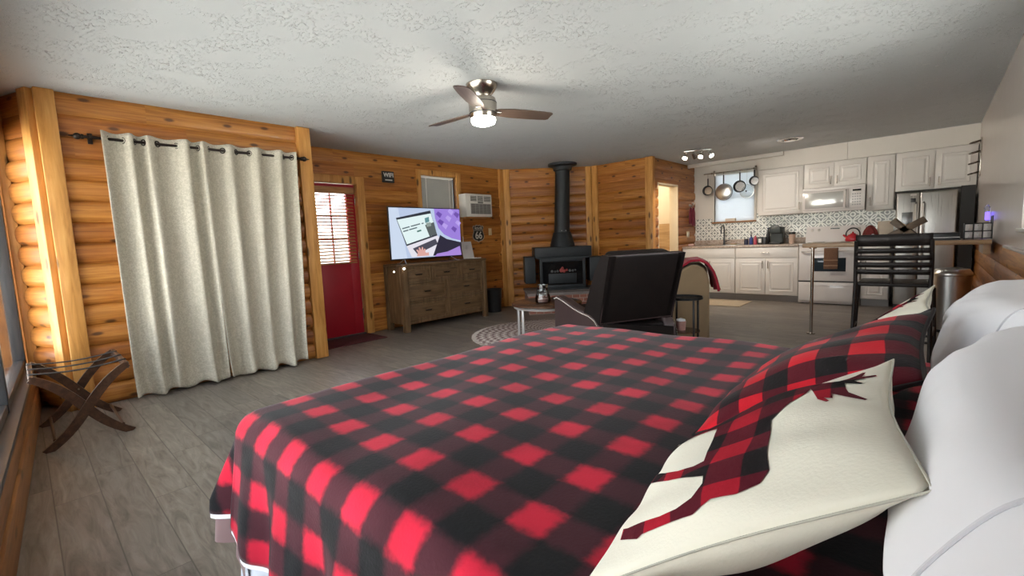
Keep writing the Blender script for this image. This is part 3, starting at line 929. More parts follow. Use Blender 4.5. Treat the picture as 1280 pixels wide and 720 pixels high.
# white bed pillows against the wall
W1 = Pillow((0.11, 0.29, 0.675), (0.13, 0.27, 1.0), (0.15, 1.07, 0.985), (0.135, 1.09, 0.675), 0.155, 0.01, 0.25, 0.13, 0.4)
W2 = Pillow((0.155, 1.20, 0.675), (0.195, 1.20, 0.985), (0.205, 1.94, 0.975), (0.16, 1.96, 0.675), 0.165, 0.01, 0.27, 0.12, 3.1)
for w_, lab in ((W1, 'white bed pillow nearest the camera, with a stitched hem at its near end'), (W2, 'white bed pillow farther from the camera, behind the red checked pillow')):
    p = w_.build('bed_pillow', M['pillowcase'], 60, 40)
    tag(p, lab, 'pillow', 'white pillows at the head of the bed')
    for u_ in ((0.13,) if w_ is W1 else (0.06,)):
        g = MB()
        g.tube([w_.S(u_, k / 50, 1) + w_.n * 0.001 - w_.cen for k in range(51)] + [w_.S(u_, 1 - k / 50, -1) - w_.n * 0.001 - w_.cen for k in range(1, 50)], 0.0016, 6, closed=True)
        g.build('hem_seam', M['seam_white'], p)

# ---------------------------------------------------------------- curtains
def curtain_mat():
    q = NT('damask_curtain_cloth')
    u, v, _ = q.sep(q.coord('UV'))
    c = q.comb(u, v, 0.0)
    a = q.noise(c, 34.0, 2.0, 0.5, 2.2)
    vo = q.vor(c, 26.0)
    s = q.math('MULTIPLY', q.step(a, 0.48, 0.54), q.step(vo.outputs['Distance'], 0.15, 0.30))
    q.base(q.mix(s, (0.46, 0.425, 0.34), (0.56, 0.52, 0.43)))
    q.set(rough=q.math('MULTIPLY_ADD', s, -0.2, 0.75), sheen=0.1)
    q.bump(s, 0.2, 0.002)
    return q.m
M['curtain'] = curtain_mat()
RX, RZ = -4.70, 2.06
rod = T('curtain_rod', 'dark bronze curtain rod with ball finials above the cream curtains', 'curtain rod', (RX, 1.235, RZ))
g = MB(); g.cyl((0, -0.80, 0), (0, 0.80, 0), 0.011, n=14); g.build('rod', M['bronze'], rod)
for s in (-1, 1):
    g = MB(); g.sphere((0, s * 0.835, 0), 0.024, 14, 10); g.cyl((0, s * 0.80, 0), (0, s * 0.815, 0), 0.018); g.cyl((0, s * .855, 0), (0, s * .885, 0), 0.009, 0.003); g.build('finial', M['bronze'], rod)
    g = MB(); g.cyl((-0.06, s * 0.76, -0.002), (0.004, s * 0.76, -0.002), 0.008); g.box(-0.066, -0.056, s * .76 - .015, s * .76 + .015, -0.04, 0.04, 0.003); g.cyl((0.0, s * .76 - .009, 0), (0, s * .76 + .009, 0), 0.017); g.build('bracket', M['bronze'], rod)
def curtain(y0, y1, peaks, lab, seed, y0b, y1b):
    """peaks: y positions where the cloth stands in front of the rod; the rod shows between them"""
    ztop = 2.112
    t = T('curtain', lab, 'curtain', (RX, (y0 + y1) / 2, 0), 0, 'cream curtains on the left wall')
    cy = (y0 + y1) / 2
    ps = sorted(peaks)
    def wave(f):
        y = y0 + f * (y1 - y0)
        for i in range(len(ps) - 1):
            if ps[i] <= y <= ps[i + 1]:
                w = ps[i + 1] - ps[i]
                return math.cos(2 * PI * (y - ps[i]) / w), w
        return 0.6, 0.2
    def P(a, b):
        z = ztop * (1 - b) + 0.008 * b
        w, wid = wave(a)
        y = (y0 * (1 - b) + y0b * b) + a * ((y1 - y0) * (1 - b) + (y1b - y0b) * b)
        amp = 0.040 + 0.014 * b
        x = w * amp * (0.62 if w < 0 else 1.0) + 0.014 * b + 0.008 * b * math.sin(a * 17 + seed) + 0.006 * math.sin(6 * b + a * 9 + seed)
        if b > 0.9: x += (b - 0.9) * 0.2 * (1 + math.sin(a * 23 + seed)); z += max(0, (b - 0.93)) * 0.25 * (1 + math.sin(a * 19 + seed))
        if b < 0.03: z += 0.004 * w
        return Vector((x, y - cy, max(z, 0.012)))
    L = 1.35 * (y1 - y0)
    g = MB(); g.grid(P, 120, 70, lambda a, b: (a * L, b * 2.1))
    o = g.build('cloth', M['curtain'], t, ang=180)
    m_ = o.modifiers.new('thickness', 'SOLIDIFY'); m_.thickness = 0.003
    # grommets where the cloth crosses the rod
    for i in range(len(ps) - 1):
        w = ps[i + 1] - ps[i]
        for f in (0.25, 0.75):
            y = ps[i] + w * f
            sl = 1 if f < 0.5 else -1
            g = MB()
            ang = math.atan2(0.034 * 2 * PI / w, 1.0) * sl
            Mx = Matrix.Translation((0.0, y - cy, RZ)) @ Matrix.Rotation(ang, 4, 'Z') @ Matrix.Rotation(PI / 2, 4, 'Y')
            pts = [Mx @ Vector((0.022 * math.cos(2 * PI * k / 18), 0.022 * math.sin(2 * PI * k / 18), 0)) for k in range(18)]
            g.tube(pts, 0.005, 6, closed=True); g.build('grommet', M['bronze'], t)
curtain(0.53, 1.19, [0.53, 0.705, 0.815, 1.07, 1.19], 'left cream damask curtain panel, nearest the window wall', 0.3, 0.54, 1.205)
curtain(1.185, 1.985, [1.185, 1.40, 1.62, 1.83, 1.985], 'right cream damask curtain panel, nearest the red door', 1.9, 1.21, 1.90)

# ---------------------------------------------------------------- luggage rack
M['walnut'] = wood('dark_walnut', (0.030, 0.013, 0.007), (0.065, 0.028, 0.014), (0.11, 0.05, 0.025), 'X', 1.0, 0.35)
M['strap'] = plain('black_webbing', (0.014, 0.013, 0.013), 0.8)
lr = T('luggage_rack', 'dark wooden folding luggage rack with black straps on the floor left of the curtains', 'luggage rack', (-4.185, 0.205, 0))
def curve_leg(x, ya, yb, bow):
    g = MB()
    N = 14; A = []
    d = Vector((0, yb - ya, 0.455)); 
    nrm = Vector((0, -d.z, d.y)).normalized()
    if nrm.z < 0: nrm = -nrm
    ring = []
    for k in range(N + 1):
        f = k / N
        p = Vector((x, ya, 0.0)) + d * f + nrm * (bow * math.sin(PI * f) ** 1.0 * math.sin((f - 0.5) * 2 * PI) * 0.0 + bow * math.sin(PI * f) * (1 if f > 0.5 else -1) * abs(f - .5) * 2)
        hw = 0.021 + 0.006 * math.sin(PI * f)
        a = nrm * hw; t = Vector((0.0105, 0, 0))
        ring.append([g.v(p + a + t), g.v(p + a - t), g.v(p - a - t), g.v(p - a + t)])
    for A, B in zip(ring, ring[1:]):
        for k in range(4): g.face([A[k], A[(k + 1) % 4], B[(k + 1) % 4], B[k]])
    g.face(ring[0][::-1]); g.face(ring[-1])
    return g
for x in (0.315, -0.315):
    curve_leg(x, -0.205, 0.215, 0.05).build('leg', M['walnut'], lr, ang=50)
    curve_leg(x - 0.024 * (1 if x > 0 else -1), 0.205, -0.225, 0.05).build('leg', M['walnut'], lr, ang=50)
for y, x in ((0.213, 0.325), (-0.222, 0.30)):
    g = MB(); g.box(-x, x, y - .012, y + .012, 0.425, 0.468, 0.006); g.build('top_rail', M['walnut'], lr)
for y in (-0.16, 0.16):
    g = MB(); g.cyl((-0.30, y, 0.06), (0.30, y, 0.06), 0.009, n=10); g.build('stretcher', M['walnut'], lr)
for x in (-0.2, 0.0, 0.2):
    g = MB(); g.grid(lambda a, b: Vector((x - .022 + .044 * a, -0.232 + 0.455 * b, 0.472 - 0.022 * math.sin(PI * b))), 2, 14)
    o = g.build('strap', M['strap'], lr, ang=180); m_ = o.modifiers.new('t', 'SOLIDIFY'); m_.thickness = 0.003
for x in (0.31, -0.31):
    g = MB(); s = 1 if x > 0 else -1
    g.cyl((x + .014 * s, 0.0, 0.2275), (x - .04 * s, 0.0, 0.2275), 0.007, n=10); g.build('pivot_pin', M['nickel'], lr)

# ---------------------------------------------------------------- ceiling fan
M['blade_dark'] = wood('fan_blade_walnut', (0.05, 0.033, 0.026), (0.085, 0.058, 0.045), (0.12, 0.085, 0.068), 'X', 0.6, 0.4)
M['lamp_on'] = emit('fan_light_diffuser', (1.0, 0.93, 0.82), 14.0)
fan = T('ceiling_fan', 'brushed nickel ceiling fan with three blades and a lit lamp', 'ceiling fan', (-2.665, 2.625, H))
g = MB(); g.lathe([(0.0, 0), (0.125, -0.001), (0.122, -0.022), (0.095, -0.06), (0.07, -0.088), (0.068, -0.1), (0.0, -0.1)], n=40, caps=False); g.build('canopy', M['nickel'], fan)
g = MB(); g.lathe([(0.0, -0.098), (0.085, -0.1), (0.104, -0.112), (0.112, -0.15), (0.108, -0.235), (0.1, -0.262), (0.0, -0.262)], n=40, caps=False); g.build('motor_housing', M['nickel'], fan)
for z in (-0.143, -0.222):
    g = MB(); g.lathe([(0.1125, z), (0.1135, z - 0.003), (0.1125, z - 0.006)], n=40, caps=False); g.build('trim_ring', M['dark_trim'], fan)
g = MB(); g.lathe([(0.0, -0.262), (0.096, -0.262), (0.099, -0.278), (0.09, -0.3), (0.055, -0.314), (0.0, -0.318)], n=40, caps=False); g.build('lamp', M['lamp_on'], fan)
for a in (-177, 66, -58):
    g = MB()
    prof = [(0.085, 0.03), (0.13, 0.05), (0.25, 0.068), (0.40, 0.07), (0.52, 0.066), (0.585, 0.060), (0.605, 0.045)]
    ring = []
    for r_, w in prof:
        tw = rad(-13 + 3 * r_)
        row = []
        for s in (-1, -0.4, 0.4, 1):
            row.append((r_, s * w * math.cos(tw), s * w * math.sin(tw) - 0.205 + 0.004 * (1 - s * s)))
        ring.append(row)
    up_ = [[g.v((x, y, z + 0.004)) for x, y, z in row] for row in ring]; dn = [[g.v((x, y, z - 0.004)) for x, y, z in row] for row in ring]
    for i in range(len(prof) - 1):
        for k in range(3):
            g.face([up_[i][k], up_[i + 1][k], up_[i + 1][k + 1], up_[i][k + 1]]); g.face([dn[i][k + 1], dn[i + 1][k + 1], dn[i + 1][k], dn[i][k]])
        g.face([up_[i][0], dn[i][0], dn[i + 1][0], up_[i + 1][0]]); g.face([up_[i + 1][3], dn[i + 1][3], dn[i][3], up_[i][3]])
    g.face([q for q in up_[0]] + [q for q in dn[0][::-1]]); g.face([q for q in up_[-1][::-1]] + [q for q in dn[-1]])
    o = g.build('blade', M['blade_dark'], fan, rotz=rad(a))
    g = MB(); g.box(0.06, 0.15, -0.022, 0.022, -0.214, -0.202, 0.003); g.build('blade_iron', M['nickel'], o)
ld = bpy.data.lights.new('fan_lamp_light', 'POINT'); ld.energy = FAN_W; ld.color = (1.0, 0.88, 0.72); ld.shadow_soft_size = 0.09
lo = bpy.data.objects.new('fan_lamp_light', ld); COL.objects.link(lo); lo.location = (-2.665, 2.625, H - 0.40)

# ---------------------------------------------------------------- dresser + television
M['dresser'] = wood('weathered_brown_oak', (0.060, 0.033, 0.013), (0.135, 0.076, 0.032), (0.21, 0.128, 0.060), 'X', 1.0, 0.5)
M['dresserZ'] = wood('weathered_brown_oak_upright', (0.068, 0.038, 0.016), (0.15, 0.086, 0.038), (0.225, 0.14, 0.068), 'Z', 1.0, 0.5)
dr = T('dresser', 'brown oak seven drawer dresser carrying the television', 'dresser', (-5.29, 4.135, 0), 90)
DW = 0.765; DT = 0.905
# local: x along the wall, -y to the room; front face at y=-0.215
g = MB(); g.box(-DW, DW, -0.235, 0.215, DT - 0.035, DT, 0.006); g.build('top', M['dresser'], dr)
for sx in (-1, 1):
    for sy in (-0.20, 0.185):
        g = MB(); g.box(sx * (DW - .075), sx * (DW - .008), sy - .03, sy + .03, 0, DT - .035, 0.005); g.build('leg', M['dresserZ'], dr)
    g = MB(); g.box(sx * (DW - .05), sx * (DW - .02), -0.17, 0.16, 0.10, DT - .035); g.build('side_panel', M['dresserZ'], dr, smooth=False)
g = MB(); g.box(-DW + .07, DW - .07, -0.205, 0.20, 0.10, 0.135); g.box(-DW + .07, DW - .07, -0.205, -0.18, DT - .062, DT - .035); g.box(-DW + .07, DW - .07, -0.205, -0.18, 0.635, 0.66)
g.box(-0.022, 0.022, -0.207, -0.18, 0.13, 0.64); g.box(-0.275, -0.235, -0.207, -0.18, 0.655, DT - .06); g.box(0.235, 0.275, -0.207, -0.18, 0.655, DT - .06)
g.box(-DW + .07, -.022, -0.204, -0.18, 0.372, 0.394); g.box(.022, DW - .07, -0.204, -0.18, 0.372, 0.394); g.box(-DW + .07, DW - .07, 0.16, 0.19, 0.1, DT - .04)
g.build('frame', M['dresserZ'], dr, smooth=False)
def drawer(x0, x1, z0, z1):
    g = MB(); g.box(x0, x1, -0.196, -0.165, z0, z1, 0.003)
    b = 0.028
    o = g.build('drawer', M['dresser'], dr)
    g = MB(); g.box(x0, x1, -0.204, -0.196, z0, z0 + b); g.box(x0, x1, -0.204, -0.196, z1 - b, z1); g.box(x0, x0 + b, -0.204, -0.196, z0 + b, z1 - b); g.box(x1 - b, x1, -0.204, -0.196, z0 + b, z1 - b)
    g.build('drawer_frame', M['dresserZ'], o, smooth=False)
    cx = (x0 + x1) / 2; cz = (z0 + z1) / 2 + .01
    g = MB(); g.prism([(cx - .055, cz), (cx + .055, cz), (cx + .042, cz - .018), (cx - .042, cz - .018)], 0.196, 0.214, Matrix.Rotation(PI / 2, 4, 'X')); g.build('pull', M['bronze'], o)
for a, b in ((-DW + .08, -.282), (-.228, .228), (.282, DW - .08)): drawer(a, b, 0.665, DT - .066)
for a, b in ((-DW + .08, -.028), (.028, DW - .08)):
    drawer(a, b, 0.40, 0.63); drawer(a, b, 0.14, 0.367)

tv = T('television', 'flat television on the dresser showing a laptop and purple patterned cloth', 'television', (-5.20, 3.915, DT), 90)
TW, TH, TB = 0.612, 0.70, 0.055
g = MB(); g.box(-TW, TW, -0.012, 0.012, TB, TB + TH, 0.004); g.box(-TW * .8, TW * .8, 0.012, 0.05, TB + .05, TB + .45, 0.015); g.build('casing', M['black_plastic'], tv)
def flat_em(name, c, s=0.72): return emit(name, c, s)
# picture on the screen in picture units x 0..1, y 0..1 (up)
def sx_(x): return -TW + .012 + x * (2 * TW - .024)
def sz_(y): return TB + .016 + y * (TH - .028)
def poly_on(mb, pts, d):
    f = [mb.v((sx_(x), -0.0125 - d, sz_(y))) for x, y in pts]
    mb.face(f)
S1 = MB()
pal = {}
def sc(c, name):
    if name not in pal: pal[name] = (len(pal), flat_em('screen_' + name, c))
    return pal[name][0]
def P_(pts, c, name, d):
    S1.mi = sc(c, name); poly_on(S1, pts, d)
P_([(0, 0), (1, 0), (1, 1), (0, 1)], (0.50, 0.60, 0.80), 'backdrop', 0)
P_([(0, 0), (0.2, 0), (0.12, 1), (0, 1)], (0.62, 0.72, 0.88), 'backdrop_light', 0.0002)
# laptop lid, page, bars
P_([(0.085, 0.80), (0.20, 0.24), (0.64, 0.44), (0.555, 0.96)], (0.03, 0.035, 0.05), 'bezel', 0.0004)
P_([(0.098, 0.765), (0.205, 0.28), (0.632, 0.472), (0.562, 0.90)], (0.78, 0.92, 0.92), 'page', 0.0006)
P_([(0.47, 0.66), (0.525, 0.425), (0.632, 0.472), (0.60, 0.72)], (0.10, 0.12, 0.12), 'page_photo', 0.0008)
P_([(0.47, 0.80), (0.475, 0.70), (0.535, 0.73), (0.53, 0.83)], (0.12, 0.28, 0.30), 'page_teal', 0.0008)
P_([(0.485, 0.70), (0.495, 0.62), (0.56, 0.645), (0.55, 0.72)], (0.30, 0.36, 0.33), 'page_grey', 0.001)
# two lines of small print and a button
for (x, y, w) in ((0.155, 0.60, 0.10), (0.27, 0.645, 0.13), (0.42, 0.70, 0.03), (0.165, 0.545, 0.07), (0.245, 0.578, 0.11)):
    P_([(x, y), (x + .004, y - .022), (x + w + .004, y - .022 + w * .40), (x + w, y + w * .40)], (0.10, 0.14, 0.16), 'print', 0.001)
P_([(0.35, 0.545), (0.355, 0.515), (0.415, 0.54), (0.41, 0.57)], (0.08, 0.20, 0.17), 'button', 0.001)
P_([(0.20, 0.245), (0.26, 0.02), (0.56, 0.02), (0.68, 0.38), (0.64, 0.44)], (0.80, 0.78, 0.86), 'keyboard_deck', 0.0005)
P_([(0.28, 0.19), (0.34, 0.07), (0.64, 0.265), (0.61, 0.375)], (0.07, 0.07, 0.10), 'keys', 0.0008)
# hand on the keys
P_([(0.33, 0.03), (0.345, 0.10), (0.325, 0.155), (0.34, 0.17), (0.365, 0.135), (0.36, 0.205), (0.378, 0.21), (0.395, 0.15), (0.405, 0.215), (0.422, 0.21), (0.425, 0.14), (0.44, 0.18), (0.453, 0.17), (0.452, 0.10), (0.475, 0.09), (0.50, 0.10), (0.50, 0.03)], (0.74, 0.40, 0.36), 'hand', 0.0011)
# dark sleeve and purple checked cloth
P_([(0.56, 0.02), (0.68, 0.45), (0.78, 0.36), (1.0, 0.28), (1.0, 0.02)], (0.025, 0.022, 0.045), 'sleeve', 0.0010)
pur = [(0.61, 1.0)] + [(0.61 + 0.02 * math.sin(k), 1.0) for k in ()] + [(0.62, 0.80), (0.66, 0.60), (0.74, 0.46), (0.86, 0.37), (1.0, 0.32), (1.0, 1.0)]
P_(pur, (0.34, 0.22, 0.72), 'purple_cloth', 0.0012)
for k, (x, y) in enumerate(((0.68, 0.86), (0.82, 0.78), (0.95, 0.86), (0.76, 0.62), (0.90, 0.55), (0.97, 0.68), (0.70, 0.70), (0.86, 0.92))):
    P_([(x - .045, y + .03), (x - .01, y + .085), (x + .05, y + .03), (x + .012, y - .055)], ((0.16, 0.08, 0.42), (0.48, 0.36, 0.85))[k % 2], ('purple_dark', 'purple_light')[k % 2], 0.0014)
P_([(0.62, 0.06), (0.78, 0.09), (0.98, 0.2), (1.0, 0.0), (0.58, 0.0)], (0.40, 0.25, 0.70), 'purple_floor', 0.0013)
S1.build('screen', [v[1] for v in sorted(pal.values(), key=lambda t: t[0])], tv, smooth='keep' and False)
for s in (-1, 1):
    g = MB()
    g.tube([(s * .40, -0.005, 0.06), (s * .44, -0.09, 0.0075), (s * .455, -0.125, 0.007)], 0.006, 8); g.tube([(s * .40, 0.0, 0.06), (s * .43, 0.08, 0.0075), (s * .44, 0.11, 0.007)], 0.006, 8)
    g.build('foot', M['steel'], tv)
cd = T('picture_card', 'white leaning card on the dresser right of the television', 'card', (-5.31, 4.765, DT), 90)
M['card'] = plain('white_card', (0.62, 0.60, 0.60), 0.6, var=0.02)
g = MB(); Mt = Matrix.Translation((0, 0.0, 0.0)) @ Matrix.Rotation(rad(-14), 4, 'X')
g.box(-0.10, 0.12, -0.004, 0.004, 0.0, 0.27, M=Mt @ Matrix.Shear('XZ', 4, (-0.25, 0.0)) if False else Mt); g.build('card_face', M['card'], cd, smooth=False)
g = MB(); g.box(-0.02, 0.02, 0.06, 0.066, 0.0, 0.2, M=Matrix.Rotation(rad(12), 4, 'X')); g.build('prop', M['card'], cd, smooth=False)
tr = T('remote_tray', 'flat white tray at the right end of the dresser top', 'tray', (-5.22, 4.80, DT), 90)
g = MB(); g.box(-0.1, 0.09, -0.06, 0.05, 0, 0.008, 0.003); g.box(-0.1, 0.09, -0.06, -0.054, 0.008, 0.014); g.box(-0.1, 0.09, 0.044, 0.05, 0.008, 0.014); g.build('tray_body', M['white_plastic'], tr)
M['bulb'] = emit('small_bulb', (1.0, 0.95, 0.85), 6.0)
cl = T('bulb_cord', 'thin cord with small glowing bulbs at the left corner of the dresser', 'cord', (-5.075, 3.36, DT), 90)
g = MB(); g.tube([(-0.10, -0.012, -0.07), (-0.05, -0.012, -0.01), (-0.02, -0.02, 0.006), (0.02, -0.028, -0.03), (0.03, -0.032, -0.05)], 0.0025, 6); g.build('wire', M['black_plastic'], cl)
for q in ((0.03, -0.040, -0.055), (-0.105, -0.012, -0.085)):
    g = MB(); g.sphere(q, 0.014 if q[0] > 0 else 0.010, 12, 8); g.build('bulb', M['bulb'], cl)

# wall things around the television
ws = T('wifi_sign', 'small black WIFI sign on the log wall left of the window', 'sign', (XT + 0.016, 3.55, 2.09), 90)
g = MB(); g.box(-0.088, 0.088, -0.035, 0.0, -0.075, 0.075, 0.004); g.build('plaque', M['black_plastic'], ws)
M['sign_white'] = plain('sign_white_ink', (0.60, 0.58, 0.55), 0.6)
FR = Matrix.Rotation(PI / 2, 4, 'X')
g = MB(); text_bm(g, 'WIFI', 0.078, Matrix.Translation((0, -0.036, 0.022)) @ FR, 0.003, 0.002); g.box(-0.055, 0.055, -0.0375, -0.035, -0.05, -0.036); g.build('lettering', M['sign_white'], ws, smooth=False)

ac = T('air_conditioner', 'white window air conditioner through the log wall above the route sign', 'air conditioner', (XT, 5.085, 1.555), 90)
g = MB(); g.box(-0.285, 0.285, -0.20, -0.0, 0, 0.36, 0.012); g.build('housing', M['white_plastic'], ac)
M['grille'] = plain('grey_grille', (0.16, 0.155, 0.145), 0.6)
g = MB(); g.box(-0.185, 0.25, -0.206, -0.198, 0.045, 0.205, 0.002); o = g.build('intake_grille', M['grille'], ac)
g = MB()
for k in range(6): g.box(-0.18 + k * .083, -0.174 + k * .083, -0.211, -0.203, 0.045, 0.205)
for k in range(9): g.box(-0.185, 0.25, -0.209, -0.203, 0.052 + k * .018, 0.056 + k * .018)
g.build('grille_bars', plain('grey_grille_bar', (0.34, 0.33, 0.31), 0.5), o, smooth=False)
g = MB(); g.box(-0.185, 0.25, -0.206, -0.198, 0.245, 0.325, 0.002); o = g.build('outlet_vent', M['grille'], ac)
g = MB()
for k in range(4): g.box(-0.185, 0.25, -0.212, -0.2, 0.256 + k * .018, 0.260 + k * .018)
for x in (-.06, .08): g.box(x, x + .012, -0.213, -0.2, 0.245, 0.325)
g.build('vanes', M['white_plastic'], o, smooth=False)
g = MB(); g.box(-0.03, 0.08, -0.207, -0.2, 0.213, 0.236); g.build('badge', M['grille'], ac, smooth=False)
g = MB(); g.tube([(-0.235, -0.03, 0.01), (-0.235, -0.022, -0.05), (-0.232, -0.028, -0.3), (-0.232, -0.03, -0.62)], 0.009, 8); g.build('power_cord', M['white_plastic'], ac)
g = MB(); g.box(-0.27, 0.24, -0.18, -0.02, -0.022, -0.002, 0.004); g.build('support_ledge', M['pineX'], ac)

rs = T('route_shield_sign', 'metal shield sign reading ROUTE 66 under the air conditioner', 'sign', (XT + 0.024, 5.195, 1.295), 90)
half = [(0, 0.135), (0.04, 0.145), (0.075, 0.12), (0.10, 0.135), (0.125, 0.105), (0.108, 0.065), (0.105, 0.03), (0.125, -0.01), (0.135, -0.05), (0.12, -0.09), (0.08, -0.118), (0.035, -0.128), (0, -0.145)]
full = half + [(-x, y) for x, y in half[-2:0:-1]]
def shield(k, d0, d1):
    g = MB(); g.prism([(x * k, y * k) for x, y in full], d0, d1, FR); return g
M['sign_pale'] = plain('sign_pale_metal', (0.42, 0.36, 0.30), 0.5, 0.2)
M['sign_black'] = plain('sign_black', (0.012, 0.011, 0.011), 0.5)
shield(1.0, 0.0, 0.006).build('backing', M['sign_pale'], rs, smooth=False)
shield(0.88, 0.006, 0.009).build('field', M['sign_black'], rs, smooth=False)
g = MB(); text_bm(g, '66', 0.165, Matrix.Translation((0, -0.011, -0.035)) @ FR, 0.003, 0.003, 0.95); g.box(-0.095, 0.095, -0.0115, -0.009, 0.048, 0.054); text_bm(g, 'ROUTE', 0.052, Matrix.Translation((0, -0.011, 0.083)) @ FR, 0.003, 0.001)
M['sign_digits'] = plain('sign_digits', (0.60, 0.57, 0.52), 0.5)
g.build('lettering', M['sign_digits'], rs, smooth=False)
sw = T('light_switch', 'cream light switch plate right of the route sign', 'switch', (XT + 0.022, 5.47, 1.32), 90)
g = MB(); g.box(-0.036, 0.036, -0.008, 0, -0.058, 0.058, 0.003); g.build('plate', M['cream_plastic'], sw)
g = MB(); g.box(-0.006, 0.006, -0.02, -0.008, -0.006, 0.016, 0.002); g.build('toggle', M['cream_plastic'], sw)
bn = T('waste_bin', 'small black bin on the floor between dresser and stove', 'bin', (-5.30, 5.26, 0), 90)
g = MB(); g.lathe([(0.0, 0.0), (0.115, 0.0), (0.14, 0.36), (0.148, 0.375), (0.14, 0.38), (0.132, 0.365), (0.108, 0.012), (0.0, 0.012)], n=28, caps=False); g.build('bin_body', M['black_plastic'], bn)
M['mat_red'] = plain('dark_red_mat_pile', (0.075, 0.012, 0.016), 0.95, var=0.4, vscale=120, bump=0.5, bscale=200)
dm = MB(); dm.box(-0.40, 0.40, -0.23, 0.23, 0, 0.012, 0.006)
o = dm.build('doormat', M['mat_red'], loc=(-5.27, 2.68, 0), rotz=rad(90))
tag(o, 'dark red doormat on the floor in front of the red door', 'doormat')

# ---------------------------------------------------------------- wood stove on its brick hearth
he = T('hearth', 'raised red brick hearth with a grey slab under the black stove', 'hearth', (-4.58, 6.30, 0), 45)
g = MB(); g.box(-0.70, 0.56, -0.72, 0.20, 0.0, 0.285); g.build('brick_base', M['brick'], he, smooth=False)
g = MB(); g.box(-0.72, 0.58, -0.74, 0.20, 0.286, 0.325, 0.006); g.build('slab', M['stone'], he)
sv = T('wood_stove', 'black cast iron wood stove with a tall flue pipe in the log corner', 'stove', (-4.58, 6.30, 0.326), 45)
zc = 0.326
g = MB(); g.box(-0.43, 0.24, -0.28, 0.20, 0.03, 0.50, 0.008); g.box(-0.47, 0.28, -0.30, 0.2, 0.0, 0.035, 0.006); g.build('firebox', M['iron'], sv)
g = MB(); g.box(-0.545, 0.38, -0.345, 0.22, 0.53, 0.695, 0.01); g.prism([(-0.545, 0.53), (0.38, 0.53), (0.30, 0.50), (-0.46, 0.50)], -0.22, 0.33, FR); g.build('top_hood', M['iron'], sv)
for s in (0, 1):
    g = MB()
    if s == 0: g.box(-0.71, -0.535, -0.26, 0.12, 0.11, 0.55, 0.012)
    else: g.box(0.36, 0.60, -0.26, 0.12, 0.11, 0.51, 0.012)
    g.build('side_shield', M['iron'], sv)
g = MB(); g.box(-0.47, -0.425, -0.315, -0.27, 0.02, 0.51, 0.004); g.box(0.235, 0.28, -0.315, -0.27, 0.02, 0.51, 0.004); g.box(-0.425, 0.235, -0.315, -0.27, 0.455, 0.51, 0.004); g.box(-0.425, 0.235, -0.315, -0.27, 0.02, 0.075, 0.004)
dr_ = g.build('door_frame', M['iron'], sv)
g = MB(); g.box(-0.425, 0.235, -0.295, -0.29, 0.075, 0.455); g.build('door_glass', M['black_gloss'], dr_, smooth=False)
M['ember'] = plain('dull_red_ornament', (0.30, 0.045, 0.04), 0.6, var=0.4, vscale=40)
M['log_grey'] = plain('grey_ornament', (0.11, 0.11, 0.11), 0.7, var=0.3, vscale=40)
g = MB(); g.box(-0.33, 0.13, -0.302, -0.296, 0.10, 0.26, 0.003); g.build('lower_plate', M['iron'], dr_)
g = MB()
for x, z, r in ((-0.12, 0.31, 0.03), (-0.075, 0.30, 0.028), (-0.10, 0.345, 0.022), (-0.03, 0.315, 0.02)): g.sphere((x, -0.302, z), (r, 0.012, r * 1.1), 10, 8)
g.build('red_ornament', M['ember'], dr_)
g = MB()
for x, z, r in ((-0.27, 0.30, 0.022), (-0.22, 0.295, 0.018), (-0.18, 0.30, 0.02), (0.02, 0.305, 0.022), (0.07, 0.30, 0.02), (0.11, 0.31, 0.016)): g.sphere((x, -0.302, z), (r, 0.012, r), 10, 8)
g.build('scroll_ornament', M['log_grey'], dr_)
g = MB(); g.box(-0.50, 0.31, -0.40, -0.3, 0.0, 0.022, 0.004); g.build('ash_lip', M['iron'], sv)
g = MB(); g.lathe([(0.0, 0.69), (0.21, 0.69), (0.205, 0.72), (0.165, 0.87), (0.145, 0.93), (0.128, 0.935), (0.0, 0.935)], c=(-0.045, -0.02, 0), n=32, caps=False); g.build('flue_collar', M['iron'], sv)
g = MB(); g.cyl((-0.045, -0.02, 0.93), (-0.005, -0.02, H - zc - 0.03), 0.128, 0.118, 32); g.cyl((-0.044, -0.02, 0.94), (-0.043, -0.02, 0.975), 0.133, 0.133, 32); g.build('flue_pipe', M['iron'], sv)
g = MB(); g.lathe([(0.12, -0.12), (0.15, -0.11), (0.16, -0.055), (0.235, -0.035), (0.24, -0.012), (0.24, -0.001), (0.0, -0.001)], c=(-0.005, -0.02, H - zc), n=36, caps=False); g.build('ceiling_collar', M['iron'], sv)
for a in (-100, -70): 
    g = MB(); g.sphere((-0.044 + 0.134 * math.cos(rad(a)), -0.02 + .134 * math.sin(rad(a)), 0.957), 0.007, 8, 6); g.build('screw', M['steel'], sv)

# ---------------------------------------------------------------- rug, coffee table, carafe
def rug_mat():
    q = NT('round_rug_pattern')
    x, y, z = q.sep(q.coord('Object'))
    r = q.math('SQRT', q.math('ADD', q.math('MULTIPLY', x, x), q.math('MULTIPLY', y, y)))
    a = q.math('ARCTAN2', y, x)
    w = q.math('SINE', q.math('MULTIPLY', a, 44.0))
    b = q.math('SINE', q.math('ADD', q.math('MULTIPLY', r, 70.0), q.math('MULTIPLY', w, 1.4)))
    nz = q.noise(q.coord(), 60.0)
    s = q.step(q.math('ADD', b, q.math('MULTIPLY', q.math('SUBTRACT', nz, 0.5), 0.8)), -0.2, 0.3)
    q.base(q.mix(s, (0.24, 0.17, 0.16), (0.62, 0.56, 0.52)))
    q.set(rough=0.95); q.bump(nz, 0.4, 0.004)
    return q.m
rg = T('round_rug', 'round cream and brown patterned rug under the coffee table', 'rug', (-3.43, 4.34, 0))
